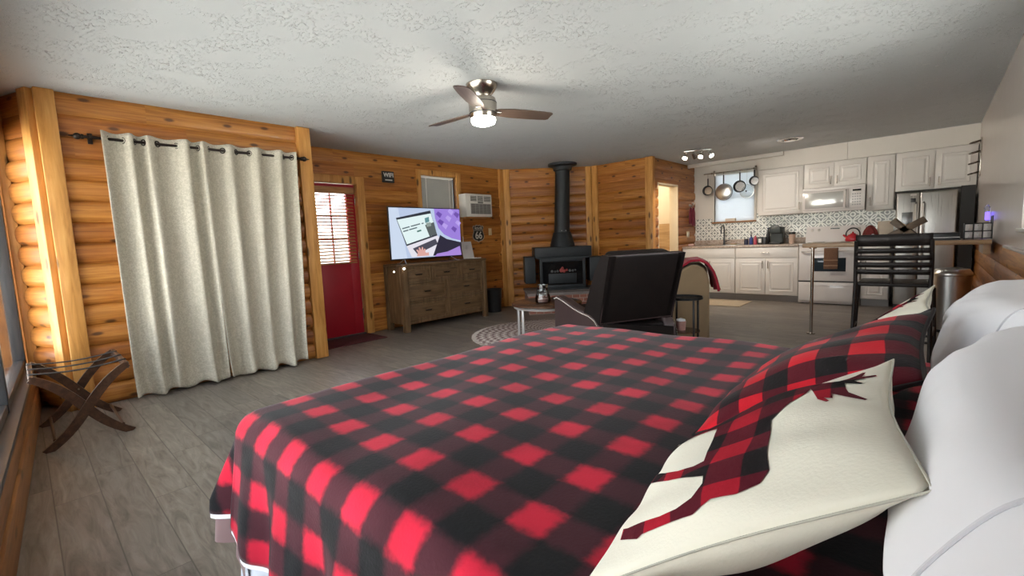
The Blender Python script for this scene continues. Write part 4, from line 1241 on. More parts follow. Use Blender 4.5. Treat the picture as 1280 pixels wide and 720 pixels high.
g = MB(); g.lathe([(0.0, 0.0), (0.90, 0.0), (0.905, 0.005), (0.895, 0.011), (0.0, 0.012)], n=72, caps=False); g.build('pile', rug_mat(), rg, ang=60)
M['fringe'] = plain('cream_fringe', (0.58, 0.52, 0.47), 0.95)
g = MB()
for k in range(150):
    a = 2 * PI * k / 150
    g.tube([(0.895 * math.cos(a), 0.895 * math.sin(a), 0.006), (0.955 * math.cos(a + R.uniform(-.008, .008)), 0.955 * math.sin(a + R.uniform(-.008, .008)), 0.004)], 0.0038, 4)
g.build('fringe', M['fringe'], rg)['kind'] = 'stuff'
M['table_wood'] = wood('dark_table_wood', (0.040, 0.018, 0.010), (0.085, 0.038, 0.02), (0.14, 0.07, 0.038), 'X', 0.8, 0.25)
M['satin'] = plain('satin_silver', (0.72, 0.72, 0.72), 0.38, 0.85)
ct = T('coffee_table', 'round dark wood coffee table with bright metal legs before the stove', 'table', (-3.17, 3.98, 0), 0)
g = MB(); g.lathe([(0.0, 0.425), (0.375, 0.425), (0.395, 0.432), (0.395, 0.448), (0.385, 0.455), (0.0, 0.456)], n=56, caps=False); g.build('top', M['table_wood'], ct)
g = MB()
pts = [(0.36 * math.cos(2 * PI * k / 48), 0.36 * math.sin(2 * PI * k / 48), 0.41) for k in range(48)]
g.tube(pts, 0.014, 8, closed=True); g.build('ring_frame', M['satin'], ct)
for a in (195, 262, 15, 82):
    g = MB(); x, y = .36 * math.cos(rad(a)), .36 * math.sin(rad(a)); g.box(x - .016, x + .016, y - .008, y + .008, 0.013, 0.41, 0.003); g.build('leg', M['satin'], ct)
cf = T('glass_carafe', 'clear glass jar with chrome band on the coffee table', 'jar', (-3.14, 3.88, 0.4565))
g = MB(); g.lathe([(0.0, 0.002), (0.072, 0.002), (0.085, 0.012), (0.088, 0.05), (0.068, 0.12), (0.052, 0.17), (0.056, 0.20), (0.052, 0.20), (0.047, 0.172), (0.063, 0.12), (0.083, 0.05), (0.08, 0.015), (0.0, 0.008)], n=32, caps=False); g.build('jar_body', M['clear'], cf)
g = MB(); g.lathe([(0.053, 0.165), (0.058, 0.17), (0.060, 0.2), (0.055, 0.205)], n=32, caps=False); g.build('rim_band', M['chrome'], cf)
M['wax'] = plain('rose_filling', (0.34, 0.19, 0.17), 0.5, var=0.3, vscale=60)
g = MB(); g.lathe([(0.0, 0.010), (0.076, 0.016), (0.081, 0.045), (0.0, 0.052)], n=28, caps=False); g.build('filling', M['wax'], cf)

# ---------------------------------------------------------------- recliner
M['leather'] = plain('dark_brown_leather', (0.011, 0.008, 0.0075), 0.5, var=0.25, vscale=9, bump=0.2, bscale=160, spec=0.18)
M['leather_plum'] = plain('plum_brown_leather_side', (0.055, 0.034, 0.034), 0.42, var=0.15, bump=0.2, bscale=160)
M['nail'] = plain('nickel_nailhead', (0.5, 0.47, 0.42), 0.25, 1.0)
rc = T('recliner', 'dark brown leather recliner with nailhead trim, seen from behind past the bed', 'recliner', (-2.135, 3.655, 0), -117)
# local: sitter faces -y
g = MB(); g.box(-0.31, 0.31, -0.36, 0.36, 0.08, 0.40, 0.03, 3); g.build('base', M['leather'], rc)
g = MB(); g.box(-0.275, 0.275, -0.42, 0.27, 0.36, 0.50, 0.05, 4); g.build('seat_cushion', M['leather'], rc)
lean = Matrix.Translation((0, 0.36, 0.45)) @ Matrix.Rotation(rad(-17), 4, 'X')
g = MB(); g.box(-0.355, 0.355, -0.055, 0.0, -0.02, 0.57, 0.016, 3, M=lean); g.build('back_panel', M['leather'], rc)
g = MB(); g.box(-0.30, 0.30, -0.20, -0.055, 0.0, 0.56, 0.05, 4, M=lean); g.build('back_cushion', M['leather'], rc)
g = MB()
fr = [(-0.357, -0.012, 0.565), (0.357, -0.012, 0.565), (0.357, -0.004, -0.01), (-0.357, -0.004, -0.01)]
loop = []
for i in range(4):
    a = Vector(fr[i]); b = Vector(fr[(i + 1) % 4])
    loop += [lean @ a.lerp(b, k / 10) for k in range(10)]
g.tube(loop, 0.007, 6, closed=True); g.build('piping', M['leather_plum'], rc)
for s in (-1, 1):
    # wing beside the back
    g = MB(); g.prism([(0.0, -0.02), (0.0, 0.57), (0.10, 0.55), (0.17, 0.40), (0.24, 0.05), (0.26, -0.05)], s * 0.30, s * 0.368, lean @ Matrix(((0, 0, 1, 0), (-1, 0, 0, 0), (0, 1, 0, 0), (0, 0, 0, 1))))
    g.build('wing', M['leather'], rc, ang=60)
    # swooping arm, side view polygon in (y, z)
    top = [(-0.46, 0.585), (-0.40, 0.60), (-0.25, 0.575), (-0.08, 0.535), (0.08, 0.51), (0.20, 0.50), (0.29, 0.475), (0.36, 0.42), (0.40, 0.34), (0.415, 0.24)]
    poly = top + [(0.40, 0.10), (-0.44, 0.10), (-0.47, 0.3)]
    My = Matrix(((0, 0, 1, 0), (1, 0, 0, 0), (0, 1, 0, 0), (0, 0, 0, 1)))
    g = MB(); g.prism(poly, s * 0.275, s * 0.375, My); o = g.build('arm', M['leather_plum'], rc, ang=50)
    bv = o.modifiers.new('bevel', 'BEVEL'); bv.width = 0.018; bv.segments = 3; bv.limit_method = 'ANGLE'
    g = MB()
    for (a, b) in zip(top, top[1:]):
        d = math.hypot(b[0] - a[0], b[1] - a[1]); n = max(1, int(d / 0.017))
        for k in range(n):
            y = a[0] + (b[0] - a[0]) * k / n; z = a[1] + (b[1] - a[1]) * k / n
            g.sphere((s * 0.377, y, z - 0.018), (0.004, 0.0065, 0.0065), 6, 4)
    g.build('nailhead_trim', M['nail'], o)
    for y in (-0.36, 0.33):
        g = MB(); g.cyl((s * .27, y, 0.0), (s * .27, y, 0.09), 0.018, 0.026); g.build('leg', M['walnut'], rc)
g = MB(); g.prism([(-0.33, 0.36), (0.33, 0.445), (0.33, 0.10), (-0.33, 0.10)], -0.42, -0.36, FR); g.build('rear_flap', M['leather'], rc, ang=40)

# ---------------------------------------------------------------- side table, sofa, throw
st_ = T('side_table', 'small round black metal side table beside the recliner', 'side table', (-1.66, 4.12, 0))
g = MB(); g.lathe([(0.0, 0.55), (0.15, 0.55), (0.155, 0.553), (0.155, 0.574), (0.150, 0.574), (0.150, 0.558), (0.0, 0.556)], n=36, caps=False); g.build('tray_top', M['black_metal'], st_)
g = MB(); g.lathe([(0.0, 0.25), (0.13, 0.25), (0.13, 0.26), (0.0, 0.26)], n=30, caps=False); g.build('lower_shelf', M['table_wood'], st_)
for a in (-35, 55, 145, 235):
    g = MB(); x, y = .135 * math.cos(rad(a)), .135 * math.sin(rad(a)); g.box(x - .008, x + .008, y - .008, y + .008, 0.0, 0.55, 0.002); g.build('leg', M['black_metal'], st_)
M['mug_pink'] = plain('pink_white_ceramic', (0.55, 0.30, 0.26), 0.4, var=0.3, vscale=30)
mg = T('candle_cup', 'pink and white cup on the lower shelf of the side table', 'cup', (-1.69, 4.10, 0.261))
g = MB(); g.lathe([(0.0, 0), (0.04, 0), (0.046, 0.085), (0.042, 0.085), (0.037, 0.008), (0.0, 0.008)], n=22, caps=False); g.build('cup_body', M['mug_pink'], mg)
g = MB(); g.lathe([(0.0, 0.055), (0.040, 0.055), (0.040, 0.10), (0.0, 0.112)], n=20, caps=False); g.build('cup_contents', M['linen'], mg)

M['sofa'] = plain('tan_microsuede', (0.25, 0.175, 0.10), 0.9, var=0.18, vscale=5, sheen=0.05, bump=0.1, bscale=90)
SOFA_R = 24
_c = Matrix.Rotation(rad(SOFA_R), 3, 'Z') @ Vector((0.47, -0.80, 0))
SOFA = Vector((-1.60, 4.58, 0)) - _c
sf = T('sofa', 'tan upholstered sofa with its rounded end toward the bed', 'sofa', SOFA, SOFA_R)
YZ = Matrix(((1, 0, 0, 0), (0, 0, 1, 0), (0, 1, 0, 0), (0, 0, 0, 1)))
endp = [(0.47, 0.06), (0.47, 0.66), (0.455, 0.74), (0.42, 0.80), (0.36, 0.835), (0.30, 0.835), (0.23, 0.80), (0.15, 0.735), (0.05, 0.67), (-0.1, 0.63), (-0.36, 0.61), (-0.43, 0.58), (-0.45, 0.50), (-0.45, 0.06)]
for y0, y1 in ((-0.80, -0.60), (0.60, 0.80)):
    g = MB(); g.prism(endp, y0, y1, YZ); o = g.build('arm', M['sofa'], sf, ang=45)
    bv = o.modifiers.new('bevel', 'BEVEL'); bv.width = 0.02; bv.segments = 3; bv.limit_method = 'ANGLE'
g = MB(); g.box(0.18, 0.47, -0.60, 0.60, 0.06, 0.82, 0.06, 4); g.build('backrest', M['sofa'], sf)
g = MB(); g.box(-0.44, 0.2, -0.60, 0.60, 0.06, 0.30, 0.02); g.build('base', M['sofa'], sf)
for y in (-0.595, 0.003):
    g = MB(); g.box(-0.46, 0.20, y, y + 0.592, 0.302, 0.46, 0.05, 4); g.build('seat_cushion', M['sofa'], sf)
for x in (-.4, .42):
    for y in (-.75, .75):
        g = MB(); g.cyl((x, y, 0), (x, y, 0.065), 0.02, 0.028); g.build('foot', M['walnut'], sf)
M['throw_red'] = plain('dark_red_fleece', (0.30, 0.008, 0.024), 0.95, var=0.15, vscale=12, sheen=0.15, bump=0.2, bscale=120)
tp = [(0.02, 0.67), (0.10, 0.715), (0.20, 0.80), (0.28, 0.85), (0.36, 0.856), (0.43, 0.825), (0.478, 0.75), (0.492, 0.66), (0.497, 0.56)]
g = MB()
def throw_fn(a, b):
    f = a * (len(tp) - 1); i = min(int(f), len(tp) - 2); t = f - i
    x = tp[i][0] + (tp[i + 1][0] - tp[i][0]) * t; z = tp[i][1] + (tp[i + 1][1] - tp[i][1]) * t
    y = -0.79 + b * 0.62
    w = 0.008 * math.sin(b * 22 + a * 5)
    dr = max(0, a - .75) * 4
    return Vector((x + 0.014 + abs(w) * 1.5 + 0.02 * dr * (1 + math.sin(b * 17)), y, z + 0.012 + w * .5))
g.grid(throw_fn, 40, 40)
o = g.build('throw_blanket', M['throw_red'], loc=SOFA, rotz=rad(SOFA_R), ang=180)
m_ = o.modifiers.new('thickness', 'SOLIDIFY'); m_.thickness = 0.02; m_.offset = 1
tag(o, 'dark red throw blanket draped over the back of the tan sofa', 'throw')

# ---------------------------------------------------------------- kitchen cabinets
KU = 8.455     # front plane of the upper cabinets
KB = 8.17      # front plane of the base cabinets
def panel_door(x0, x1, z0, z1, yf, parent, name='door', handle=None, hz=None, drawer=False):
    """raised panel front standing at y=yf (room side -y), local coords of the parent"""
    g = MB(); g.box(x0, x1, yf - 0.018, yf, z0, z1, 0.003); 
    b = 0.055 if not drawer else 0.03
    o = g.build(name, M['cab'], parent)
    if x1 - x0 > 2.6 * b and z1 - z0 > 2.6 * b and not drawer:
        g = MB()
        def rect(a, y): return [g.v((x0 + a, y, z0 + a)), g.v((x1 - a, y, z0 + a)), g.v((x1 - a, y, z1 - a)), g.v((x0 + a, y, z1 - a))]
        rs_ = [rect(b, yf - 0.0185), rect(b + .008, yf - 0.024), rect(b + .014, yf - 0.0195), rect(b + 0.034, yf - 0.0195), rect(b + 0.052, yf - 0.026)]
        for A, B in zip(rs_, rs_[1:]):
            for k in range(4): g.face([A[k], A[(k + 1) % 4], B[(k + 1) % 4], B[k]])
        g.face(rs_[-1]); g.face(rs_[0][::-1])
        g.build('raised_panel', M['cab'], o, smooth=False)
    if handle is not None:
        g = MB()
        if drawer:
            g.cyl((handle - .055, yf - .045, hz), (handle + .055, yf - .045, hz), 0.0055, n=10)
            for s in (-.04, .04): g.cyl((handle + s, yf - .045, hz), (handle + s, yf - .016, hz), 0.0045, n=8)
        else:
            g.cyl((handle, yf - .045, hz - .06), (handle, yf - .045, hz + .06), 0.0055, n=10)
            for s in (-.045, .045): g.cyl((handle, yf - .045, hz + s), (handle, yf - .016, hz + s), 0.0045, n=8)
        g.build('handle', M['nickel'], o)
    return o
def cabinet(name, label, x0, x1, y0, y1, z0, z1, group=None):
    t = T(name, label, 'cabinet', ((x0 + x1) / 2, y0, z0), 0, group)
    w = (x1 - x0) / 2
    g = MB(); g.box(-w, w, 0.0, y1 - y0, 0, z1 - z0, 0.002); g.build('body', M['cab'], t)
    return t, w, z1 - z0
yb = YK - 0.002
c, w, h = cabinet('wall_cabinet', 'white single door wall cabinet right of the kitchen window', -2.165, -1.522, KU, yb, 1.385, 2.13)
panel_door(-w + .006, w - .006, .006, h - .02, 0, c, handle=w - .05, hz=.12)
c, w, h = cabinet('wall_cabinet', 'white two door wall cabinet directly above the microwave', -1.518, -.742, KU, yb, 1.755, 2.13)
panel_door(-w + .006, -.003, .006, h - .02, 0, c, handle=-.04, hz=.10); panel_door(.003, w - .006, .006, h - .02, 0, c, handle=.04, hz=.10)
c, w, h = cabinet('wall_cabinet', 'narrow white wall cabinet between microwave and refrigerator', -.738, -.424, KU, yb, 1.362, 2.13)
panel_door(-w + .006, w - .006, .006, h - .02, 0, c, handle=-w + .045, hz=.13)
c, w, h = cabinet('wall_cabinet', 'white two door wall cabinet above the refrigerator', -.42, .385, KU, yb, 1.60, 2.13)
panel_door(-w + .006, -.003, .006, h - .02, 0, c, handle=-.045, hz=.10); panel_door(.003, w - .006, .006, h - .02, 0, c, handle=.045, hz=.10)

M['toe'] = plain('toe_kick_grey', (0.36, 0.35, 0.34), 0.6)
def base_cab(label, x0, x1, doors, drawer):
    t = T('base_cabinet', label, 'cabinet', ((x0 + x1) / 2, KB, 0))
    w = (x1 - x0) / 2
    g = MB(); g.box(-w, w, 0.0, yb - KB, 0.105, 0.875, 0.002); g.build('body', M['cab'], t)
    g = MB(); g.box(-w, w, 0.07, 0.09, 0, 0.104); g.build('toe_kick', M['toe'], t, smooth=False)
    z1 = 0.695
    if drawer == 'false': panel_door(-w + .006, w - .006, .705, .868, 0, t, 'drawer_front', drawer=True)
    elif drawer: panel_door(-w + .006, w - .006, .705, .868, 0, t, 'drawer', handle=0.0, hz=.79, drawer=True)
    if doors == 2:
        panel_door(-w + .006, -.003, .112, z1, 0, t, handle=-.04, hz=z1 - .1); panel_door(.003, w - .006, .112, z1, 0, t, handle=.04, hz=z1 - .1)
    else:
        panel_door(-w + .006, w - .006, .112, z1, 0, t, handle=-w + .05, hz=z1 - .1)
base_cab('white sink base cabinet left of the two door drawer cabinet', XM + .03, -2.432, 2, 'false')
base_cab('white base cabinet with one wide drawer over two doors, left of the stove', -2.428, -1.518, 2, True)
base_cab('narrow white base cabinet between range and refrigerator, behind the bar stool', -.742, -.43, 1, True)
def counter_mat():
    q = NT('mottled_laminate_counter')
    v = q.coord()
    a = q.noise(v, 28.0, 5.0, 0.65); b = q.vor(v, 70.0)
    col = q.ramp(a, [(0.3, (0.30, 0.22, 0.17)), (0.5, (0.50, 0.41, 0.34)), (0.7, (0.62, 0.54, 0.47))])
    q.base(q.mix(q.math('MULTIPLY', q.step(b.outputs['Distance'], 0.5, 0.7), 0.4), col, (0.2, 0.14, 0.11)))
    q.set(rough=0.28)
    return q.m
M['counter'] = counter_mat()
for lab, x0, x1, sink in (('mottled beige worktop with the kitchen sink', XM + .03, -1.518, True), ('short mottled beige worktop right of the white range', -.742, -.425, False)):
    t = T('worktop', lab, 'worktop', ((x0 + x1) / 2, KB, 0.876))
    w = (x1 - x0) / 2
    g = MB(); g.box(-w, w, -0.03, yb - KB, 0, 0.036, 0.006); g.build('slab', M['counter'], t)
    g = MB(); g.box(-w, w, yb - KB - .016, yb - KB - .001, 0.037, 0.13, 0.003); g.build('upstand', M['counter'], t)
    if sink:
        g = MB()
        sx0, sx1 = -2.98 - (x0 + x1) / 2, -2.44 - (x0 + x1) / 2
        g.box(sx0, sx1, .10, .125, .036, .043, .002); g.box(sx0, sx1, .485, .51, .036, .043, .002); g.box(sx0, sx0 + .025, .125, .485, .036, .043, .002); g.box(sx1 - .025, sx1, .125, .485, .036, .043, .002)
        g.box(sx0 + .025, sx1 - .025, .125, .485, .0365, .038)
        g.build('sink_rim', M['steel'], t)
# backsplash panels
g = MB()
def sp(x0, x1, z0, z1):
    y = YK - 0.006
    q = [g.v((x0, y, z0)), g.v((x1, y, z0)), g.v((x1, y, z1)), g.v((x0, y, z1))]
    g.face(q, [(x0, z0), (x1, z0), (x1, z1), (x0, z1)])
for a in ((XM + .035, -3.02, .915, 1.40), (-3.02, -2.27, .915, 1.30), (-2.27, -.42, .915, 1.44)): sp(*a)
o = g.build('trim_20', M['splash'], smooth=False)
m_ = o.modifiers.new('t', 'SOLIDIFY'); m_.thickness = 0.005; m_.offset = -1
struct(o)

# ---------------------------------------------------------------- range, microwave, refrigerator
M['oven_glass'] = plain('oven_window_glass', (0.03, 0.045, 0.06), 0.08)
rg_ = T('kitchen_range', 'white electric range with dark oven window under the microwave', 'stove', (-1.130, 8.12, 0))
g = MB(); g.box(-.378, .378, 0.03, .645, .012, .895, .004); g.build('body', M['white_enamel'], rg_)
g = MB(); g.box(-.38, .38, 0.0, .645, .896, .916, .005); g.build('cooktop', M['white_enamel'], rg_)
for x, y, r in ((-.19, .17, .10), (.19, .17, .08), (-.19, .44, .08), (.19, .44, .10)):
    g = MB()
    for k in range(3): g.tube([((r - k * .028) * math.cos(2 * PI * i / 24) + x, (r - k * .028) * math.sin(2 * PI * i / 24) + y, .921) for i in range(24)], .005, 6, closed=True)
    g.build('burner_coil', M['black_metal'], rg_)
g = MB(); g.prism([(0.50, .916), (.645, .916), (.645, 1.165), (.58, 1.165), (.545, 1.10)], -.38, .38, Matrix(((0, 0, 1, 0), (1, 0, 0, 0), (0, 1, 0, 0), (0, 0, 0, 1)))); bp = g.build('back_panel', M['white_enamel'], rg_)
for x in (-.30, -.21, .21, .30):
    g = MB(); g.cyl((x, .565, 1.115), (x, .53, 1.105), .021, .018, 16); g.build('knob', M['white_plastic'], bp)
g = MB(); g.box(-.06, .06, .555, .57, 1.10, 1.135); g.build('clock', M['black_gloss'], bp, smooth=False)
g = MB(); g.box(-.372, .372, -.012, .028, .355, .865, .006); od = g.build('oven_door', M['white_enamel'], rg_)
g = MB(); g.box(-.19, .215, -.016, -.0125, .50, .70, .001); g.build('oven_window', M['oven_glass'], od)
g = MB(); g.tube([(-.33, -.012, .80), (-.33, -.05, .806), (-.30, -.056, .808), (.30, -.056, .808), (.33, -.05, .806), (.33, -.012, .80)], .012, 8); g.build('handle', M['white_enamel'], od)
g = MB(); g.box(-.378, .378, .0, .03, .338, .352); g.build('seam_strip', M['black_plastic'], rg_, smooth=False)
g = MB(); g.box(-.372, .372, -.008, .028, .05, .335, .006); wd = g.build('warming_drawer', M['white_enamel'], rg_)
g = MB(); g.box(-.30, .30, -.012, -.008, .285, .30, .001); g.build('pull_groove', M['white_enamel'], wd)
g = MB()
for x in (-.33, .33):
    for y in (.1, .6): g.cyl((x, y, 0), (x, y, .02), .018, n=10)
g.build('foot', M['black_plastic'], rg_)
M['brown_towel'] = plain('brown_check_towel', (0.19, 0.10, 0.06), 0.95, var=0.35, vscale=50, bump=0.3, bscale=150)
tw = T('dish_towel', 'folded brown kitchen towel hanging over the oven handle', 'towel', (-1.09, 8.065, .83))
g = MB(); g.box(-.085, .085, -.024, -.016, -.29, -.0, .004); g.box(-.08, .08, .014, .020, -.22, 0.0, .003); g.cyl((-.085, -.002, -.002), (.085, -.002, -.002), .021, n=14); g.build('towel_cloth', M['brown_towel'], tw)
g = MB(); g.box(-.086, .086, -.027, -.0235, -.165, -.155); g.box(-.086, .086, -.027, -.0235, -.245, -.235); g.build('stripe', plain('tan_stripe', (.42, .28, .18), .95), tw, smooth=False)
M['kettle_red'] = plain('red_enamel', (0.50, 0.010, 0.022), 0.15, var=0.05, coat=0.5)
kt = T('kettle', 'red enamel kettle with black handle on the white range', 'kettle', (-.885, 8.50, .9275))
g = MB(); g.lathe([(0, 0), (.088, 0), (.098, .02), (.09, .06), (.055, .10), (.03, .108), (0, .108)], n=32, caps=False); g.build('kettle_body', M['kettle_red'], kt)
g = MB(); g.tube([(-.07, 0, .05), (-.105, 0, .085), (-.12, 0, .10)], [.02, .015, .011], 10); g.build('spout', M['kettle_red'], kt)
g = MB(); g.tube([(.085, 0, .07)] + [(.0 + .085 * math.cos(t), 0, .10 + .095 * math.sin(t)) for t in [PI * k / 12 for k in range(0, 13)]] + [(-.08, 0, .08)], .009, 8); g.build('handle', M['black_plastic'], kt)
g = MB(); g.lathe([(0, .106), (.034, .106), (.03, .118), (.01, .122), (.012, .14), (0, .143)], n=20, caps=False); g.build('lid', M['kettle_red'], kt)

M['micro_glass'] = plain('reflective_white_door_film', (0.72, 0.72, 0.69), 0.16, 0.45)
mw = T('microwave', 'white over the range microwave with reflective door', 'microwave', (-1.13, 8.37, 1.385))
g = MB(); g.box(-.384, .384, 0.0, .40, 0, .365, .005); g.build('body', M['white_enamel'], mw)
g = MB(); g.box(-.384, .19, -.022, -.002, .035, .315, .004); md = g.build('door', M['white_enamel'], mw)
g = MB(); g.box(-.35, .13, -.026, -.021, .055, .29, .001); g.build('door_window', M['micro_glass'], md)
g = MB(); g.tube([(.165, -.022, .05), (.165, -.055, .07), (.165, -.06, .17), (.165, -.055, .28), (.165, -.022, .30)], .010, 8); g.build('handle', M['steel'], md)
g = MB(); g.box(.195, .384, -.02, -.002, .035, .315, .004); cp = g.build('control_panel', M['white_enamel'], mw)
g = MB(); g.box(.24, .34, -.0225, -.0195, .275, .30); g.build('display', M['black_gloss'], cp, smooth=False)
M['key_grey'] = plain('keypad_grey', (.42, .42, .41), .5)
g = MB()
for i in range(4):
    for j in range(5): g.box(.235 + i * .028, .255 + i * .028, -.0215, -.0195, .07 + j * .038, .09 + j * .038)
g.build('keypad', M['key_grey'], cp, smooth=False)
g = MB(); g.box(-.384, .384, -.018, -.002, .32, .362, .003); g.build('vent_strip', M['white_enamel'], mw)

def fridge_mat():
    q = NT('fridge_stainless_steel')
    v = q.coord()
    g_ = q.noise(q.mapv(v, (260, 260, 1.2)), 1.0, 3.0)
    q.base(q.mix(g_, (0.40, 0.385, 0.36), (0.52, 0.50, 0.47)))
    q.set(rough=q.math('MULTIPLY_ADD', g_, 0.1, 0.24), metal=1.0)
    return q.m
M['fridge'] = fridge_mat()
M['fridge_side'] = plain('fridge_charcoal_side', (0.06, 0.06, 0.06), 0.5)
fr_ = T('refrigerator', 'stainless steel side by side refrigerator behind the bar', 'refrigerator', (-.085, 8.02, 0))
g = MB(); g.box(-.29, .29, .065, .74, .02, 1.555, .006); g.build('cabinet_body', M['fridge_side'], fr_)
for x0, x1, hx in ((-.29, -.062, -.095), (-.056, .29, -.022)):
    g = MB(); g.box(x0, x1, 0, .062, .07, 1.55, .012, 3); d = g.build('door', M['fridge'], fr_)
    g = MB(); g.tube([(hx, 0.0, .55), (hx, -.045, .57), (hx, -.05, .95), (hx, -.045, 1.40), (hx, 0.0, 1.42)], .010, 8); g.build('handle', M['steel'], d)
g = MB(); g.box(-.29, .29, .03, .06, .01, .066); g.build('kick_grille', M['black_plastic'], fr_, smooth=False)
g = MB(); g.box(-.235, -.125, -.003, -.0005, 1.05, 1.30, .001); g.build('dark_door_panel', plain('dark_steel_panel', (.2, .2, .2), .25, .8), fr_)  # darker rectangle set on the left door
mgt = T('fridge_magnet', 'small black square magnet with a white clip on the refrigerator door', 'magnet', (-.21, 8.017, 1.475))
g = MB(); g.box(-.025, .025, -.006, 0, -.048, .002, .001); g.build('magnet_plate', M['black_plastic'], mgt)
g = MB(); g.box(-.03, .03, -.008, 0, .035, .06, .002); g.cyl((0, -.004, .0), (0, -.004, .04), .003, n=6); g.build('clip', M['white_plastic'], mgt)

# ---------------------------------------------------------------- things on the worktop
WT = 0.9125
fc = T('faucet', 'black gooseneck kitchen faucet below the kitchen window', 'faucet', (-2.77, 8.66, WT))
g = MB(); g.lathe([(0, 0), (.026, 0), (.024, .012), (.016, .02), (.014, .10), (0, .10)], n=18, caps=False); g.tube([(0, 0, .09), (0, 0, .27)] + [(0, -.075 + .075 * math.cos(t), .27 + .085 * math.sin(t)) for t in [PI * k / 8 for k in range(1, 8)]] + [(-.0, -.152, .245), (-.0, -.154, .20)], .0115, 10); g.build('spout', M['dark_trim'], fc)
g = MB(); g.tube([(.016, 0, .06), (.05, 0, .075), (.09, 0, .085)], .007, 8); g.build('lever', M['dark_trim'], fc)
def bottle(label, x, y, z, prof, mat, cap, capmat, cat='bottle', name='bottle', n=20):
    t = T(name, label, cat, (x, y, z))
    g = MB(); g.lathe(prof, n=n, caps=False); g.build('bottle_body', mat, t)
    g = MB(); g.lathe(cap, n=n, caps=False); g.build('cap', capmat, t)
    return t
M['blue_soap'] = plain('blue_plastic', (.035, .055, .20), .25)
M['pink_soap'] = plain('pink_red_plastic', (.42, .06, .09), .3)
M['navy'] = plain('navy_plastic', (.02, .025, .06), .35)
bottle('blue soap bottle with dark pump on the worktop', -2.285, 8.52, WT, [(0, 0), (.03, 0), (.032, .01), (.032, .10), (.014, .125), (.012, .135), (0, .135)], M['blue_soap'], [(0, .136), (.014, .136), (.012, .16), (.005, .165), (.005, .19), (.02, .195), (.02, .205), (0, .205)], M['black_plastic'])
bottle('pink-red bottle right of the blue soap bottle', -2.215, 8.50, WT, [(0, 0), (.026, 0), (.028, .01), (.026, .105), (.016, .125), (0, .125)], M['pink_soap'], [(0, .126), (.014, .126), (.014, .148), (0, .15)], M['pink_soap'])
bottle('short navy jar left of the blue soap bottle', -2.355, 8.49, WT, [(0, 0), (.032, 0), (.034, .01), (.034, .07), (.03, .08), (0, .08)], M['navy'], [(0, .081), (.031, .081), (.031, .10), (0, .102)], M['black_plastic'], 'jar', 'jar')
tc_ = T('canister', 'black and white boxy canister left of the coffee maker', 'canister', (-2.10, 8.52, WT))
g = MB(); g.box(-.075, .0, -.055, .055, 0, .125, .006); g.build('black_side', M['black_plastic'], tc_); g = MB(); g.box(.002, .05, -.05, .05, 0, .12, .006); g.build('dark_box', M['dark_trim'], tc_); g = MB(); g.box(-.06, -.015, -.057, -.0545, .03, .095); g.build('label', M['white_plastic'], tc_, smooth=False)
cmk = T('coffee_maker', 'dark grey pod coffee maker on the worktop', 'coffee maker', (-1.90, 8.53, WT))
M['cm_grey'] = plain('charcoal_plastic', (.035, .043, .040), .4)
g = MB(); g.box(-.095, .095, -.02, .13, 0, .275, .02, 3); g.build('rear_tank', M['cm_grey'], cmk)
g = MB(); g.box(-.09, .09, -.13, -.02, .17, .285, .022, 3); g.build('brew_head', M['cm_grey'], cmk)
g = MB(); g.box(-.085, .085, -.14, -.02, 0, .03, .008); g.build('drip_tray', M['black_plastic'], cmk)
g = MB(); g.tube([(-.06, -.12, .27), (-.05, -.135, .30), (.05, -.135, .30), (.06, -.12, .27)], .008, 8); g.build('handle', M['black_plastic'], cmk)
bottle('tall dark bottle behind the coffee maker', -2.06, 8.66, WT, [(0, 0), (.03, 0), (.03, .16), (.012, .21), (.012, .25), (0, .25)], M['black_plastic'], [(0, .251), (.014, .251), (.014, .275), (0, .276)], M['navy'])
M['tan_cup'] = plain('tan_paper_cup', (.50, .36, .28), .6)
bottle('tan travel cup with black lid between coffee maker and range', -1.675, 8.50, WT, [(0, 0), (.035, 0), (.047, .15), (0, .15)], M['tan_cup'], [(0, .151), (.05, .151), (.05, .165), (.044, .185), (0, .187)], M['black_plastic'], 'cup', 'travel_cup')
M['pink_sponge'] = plain('pink_cloth', (.55, .36, .32), .95)
o = MB(); o.box(-.05, .05, -.035, .035, 0, .045, .018, 3); o = o.build('sponge', M['pink_sponge'], loc=(-3.22, 8.30, WT)); tag(o, 'pale pink sponge at the left end of the worktop', 'sponge')
sd_ = T('soap_dish', 'low pale soap dish right of the faucet', 'dish', (-2.60, 8.62, WT))
g = MB(); g.lathe([(0, 0), (.05, 0), (.065, .022), (.06, .022), (.046, .006), (0, .006)], n=24, caps=False); g.build('dish_body', M['cream_plastic'], sd_); g = MB(); g.box(-.035, .035, -.02, .02, .007, .034, .010); g.build('soap', M['pink_sponge'], sd_)
o = MB(); o.box(-.085, .085, -.028, .028, 0, .055, .004); o = o.build('sill_box', plain('cream_box', (.68, .58, .48), .7), loc=(-2.69, 8.755, 1.330)); tag(o, 'small cream box on the kitchen window sill', 'box')

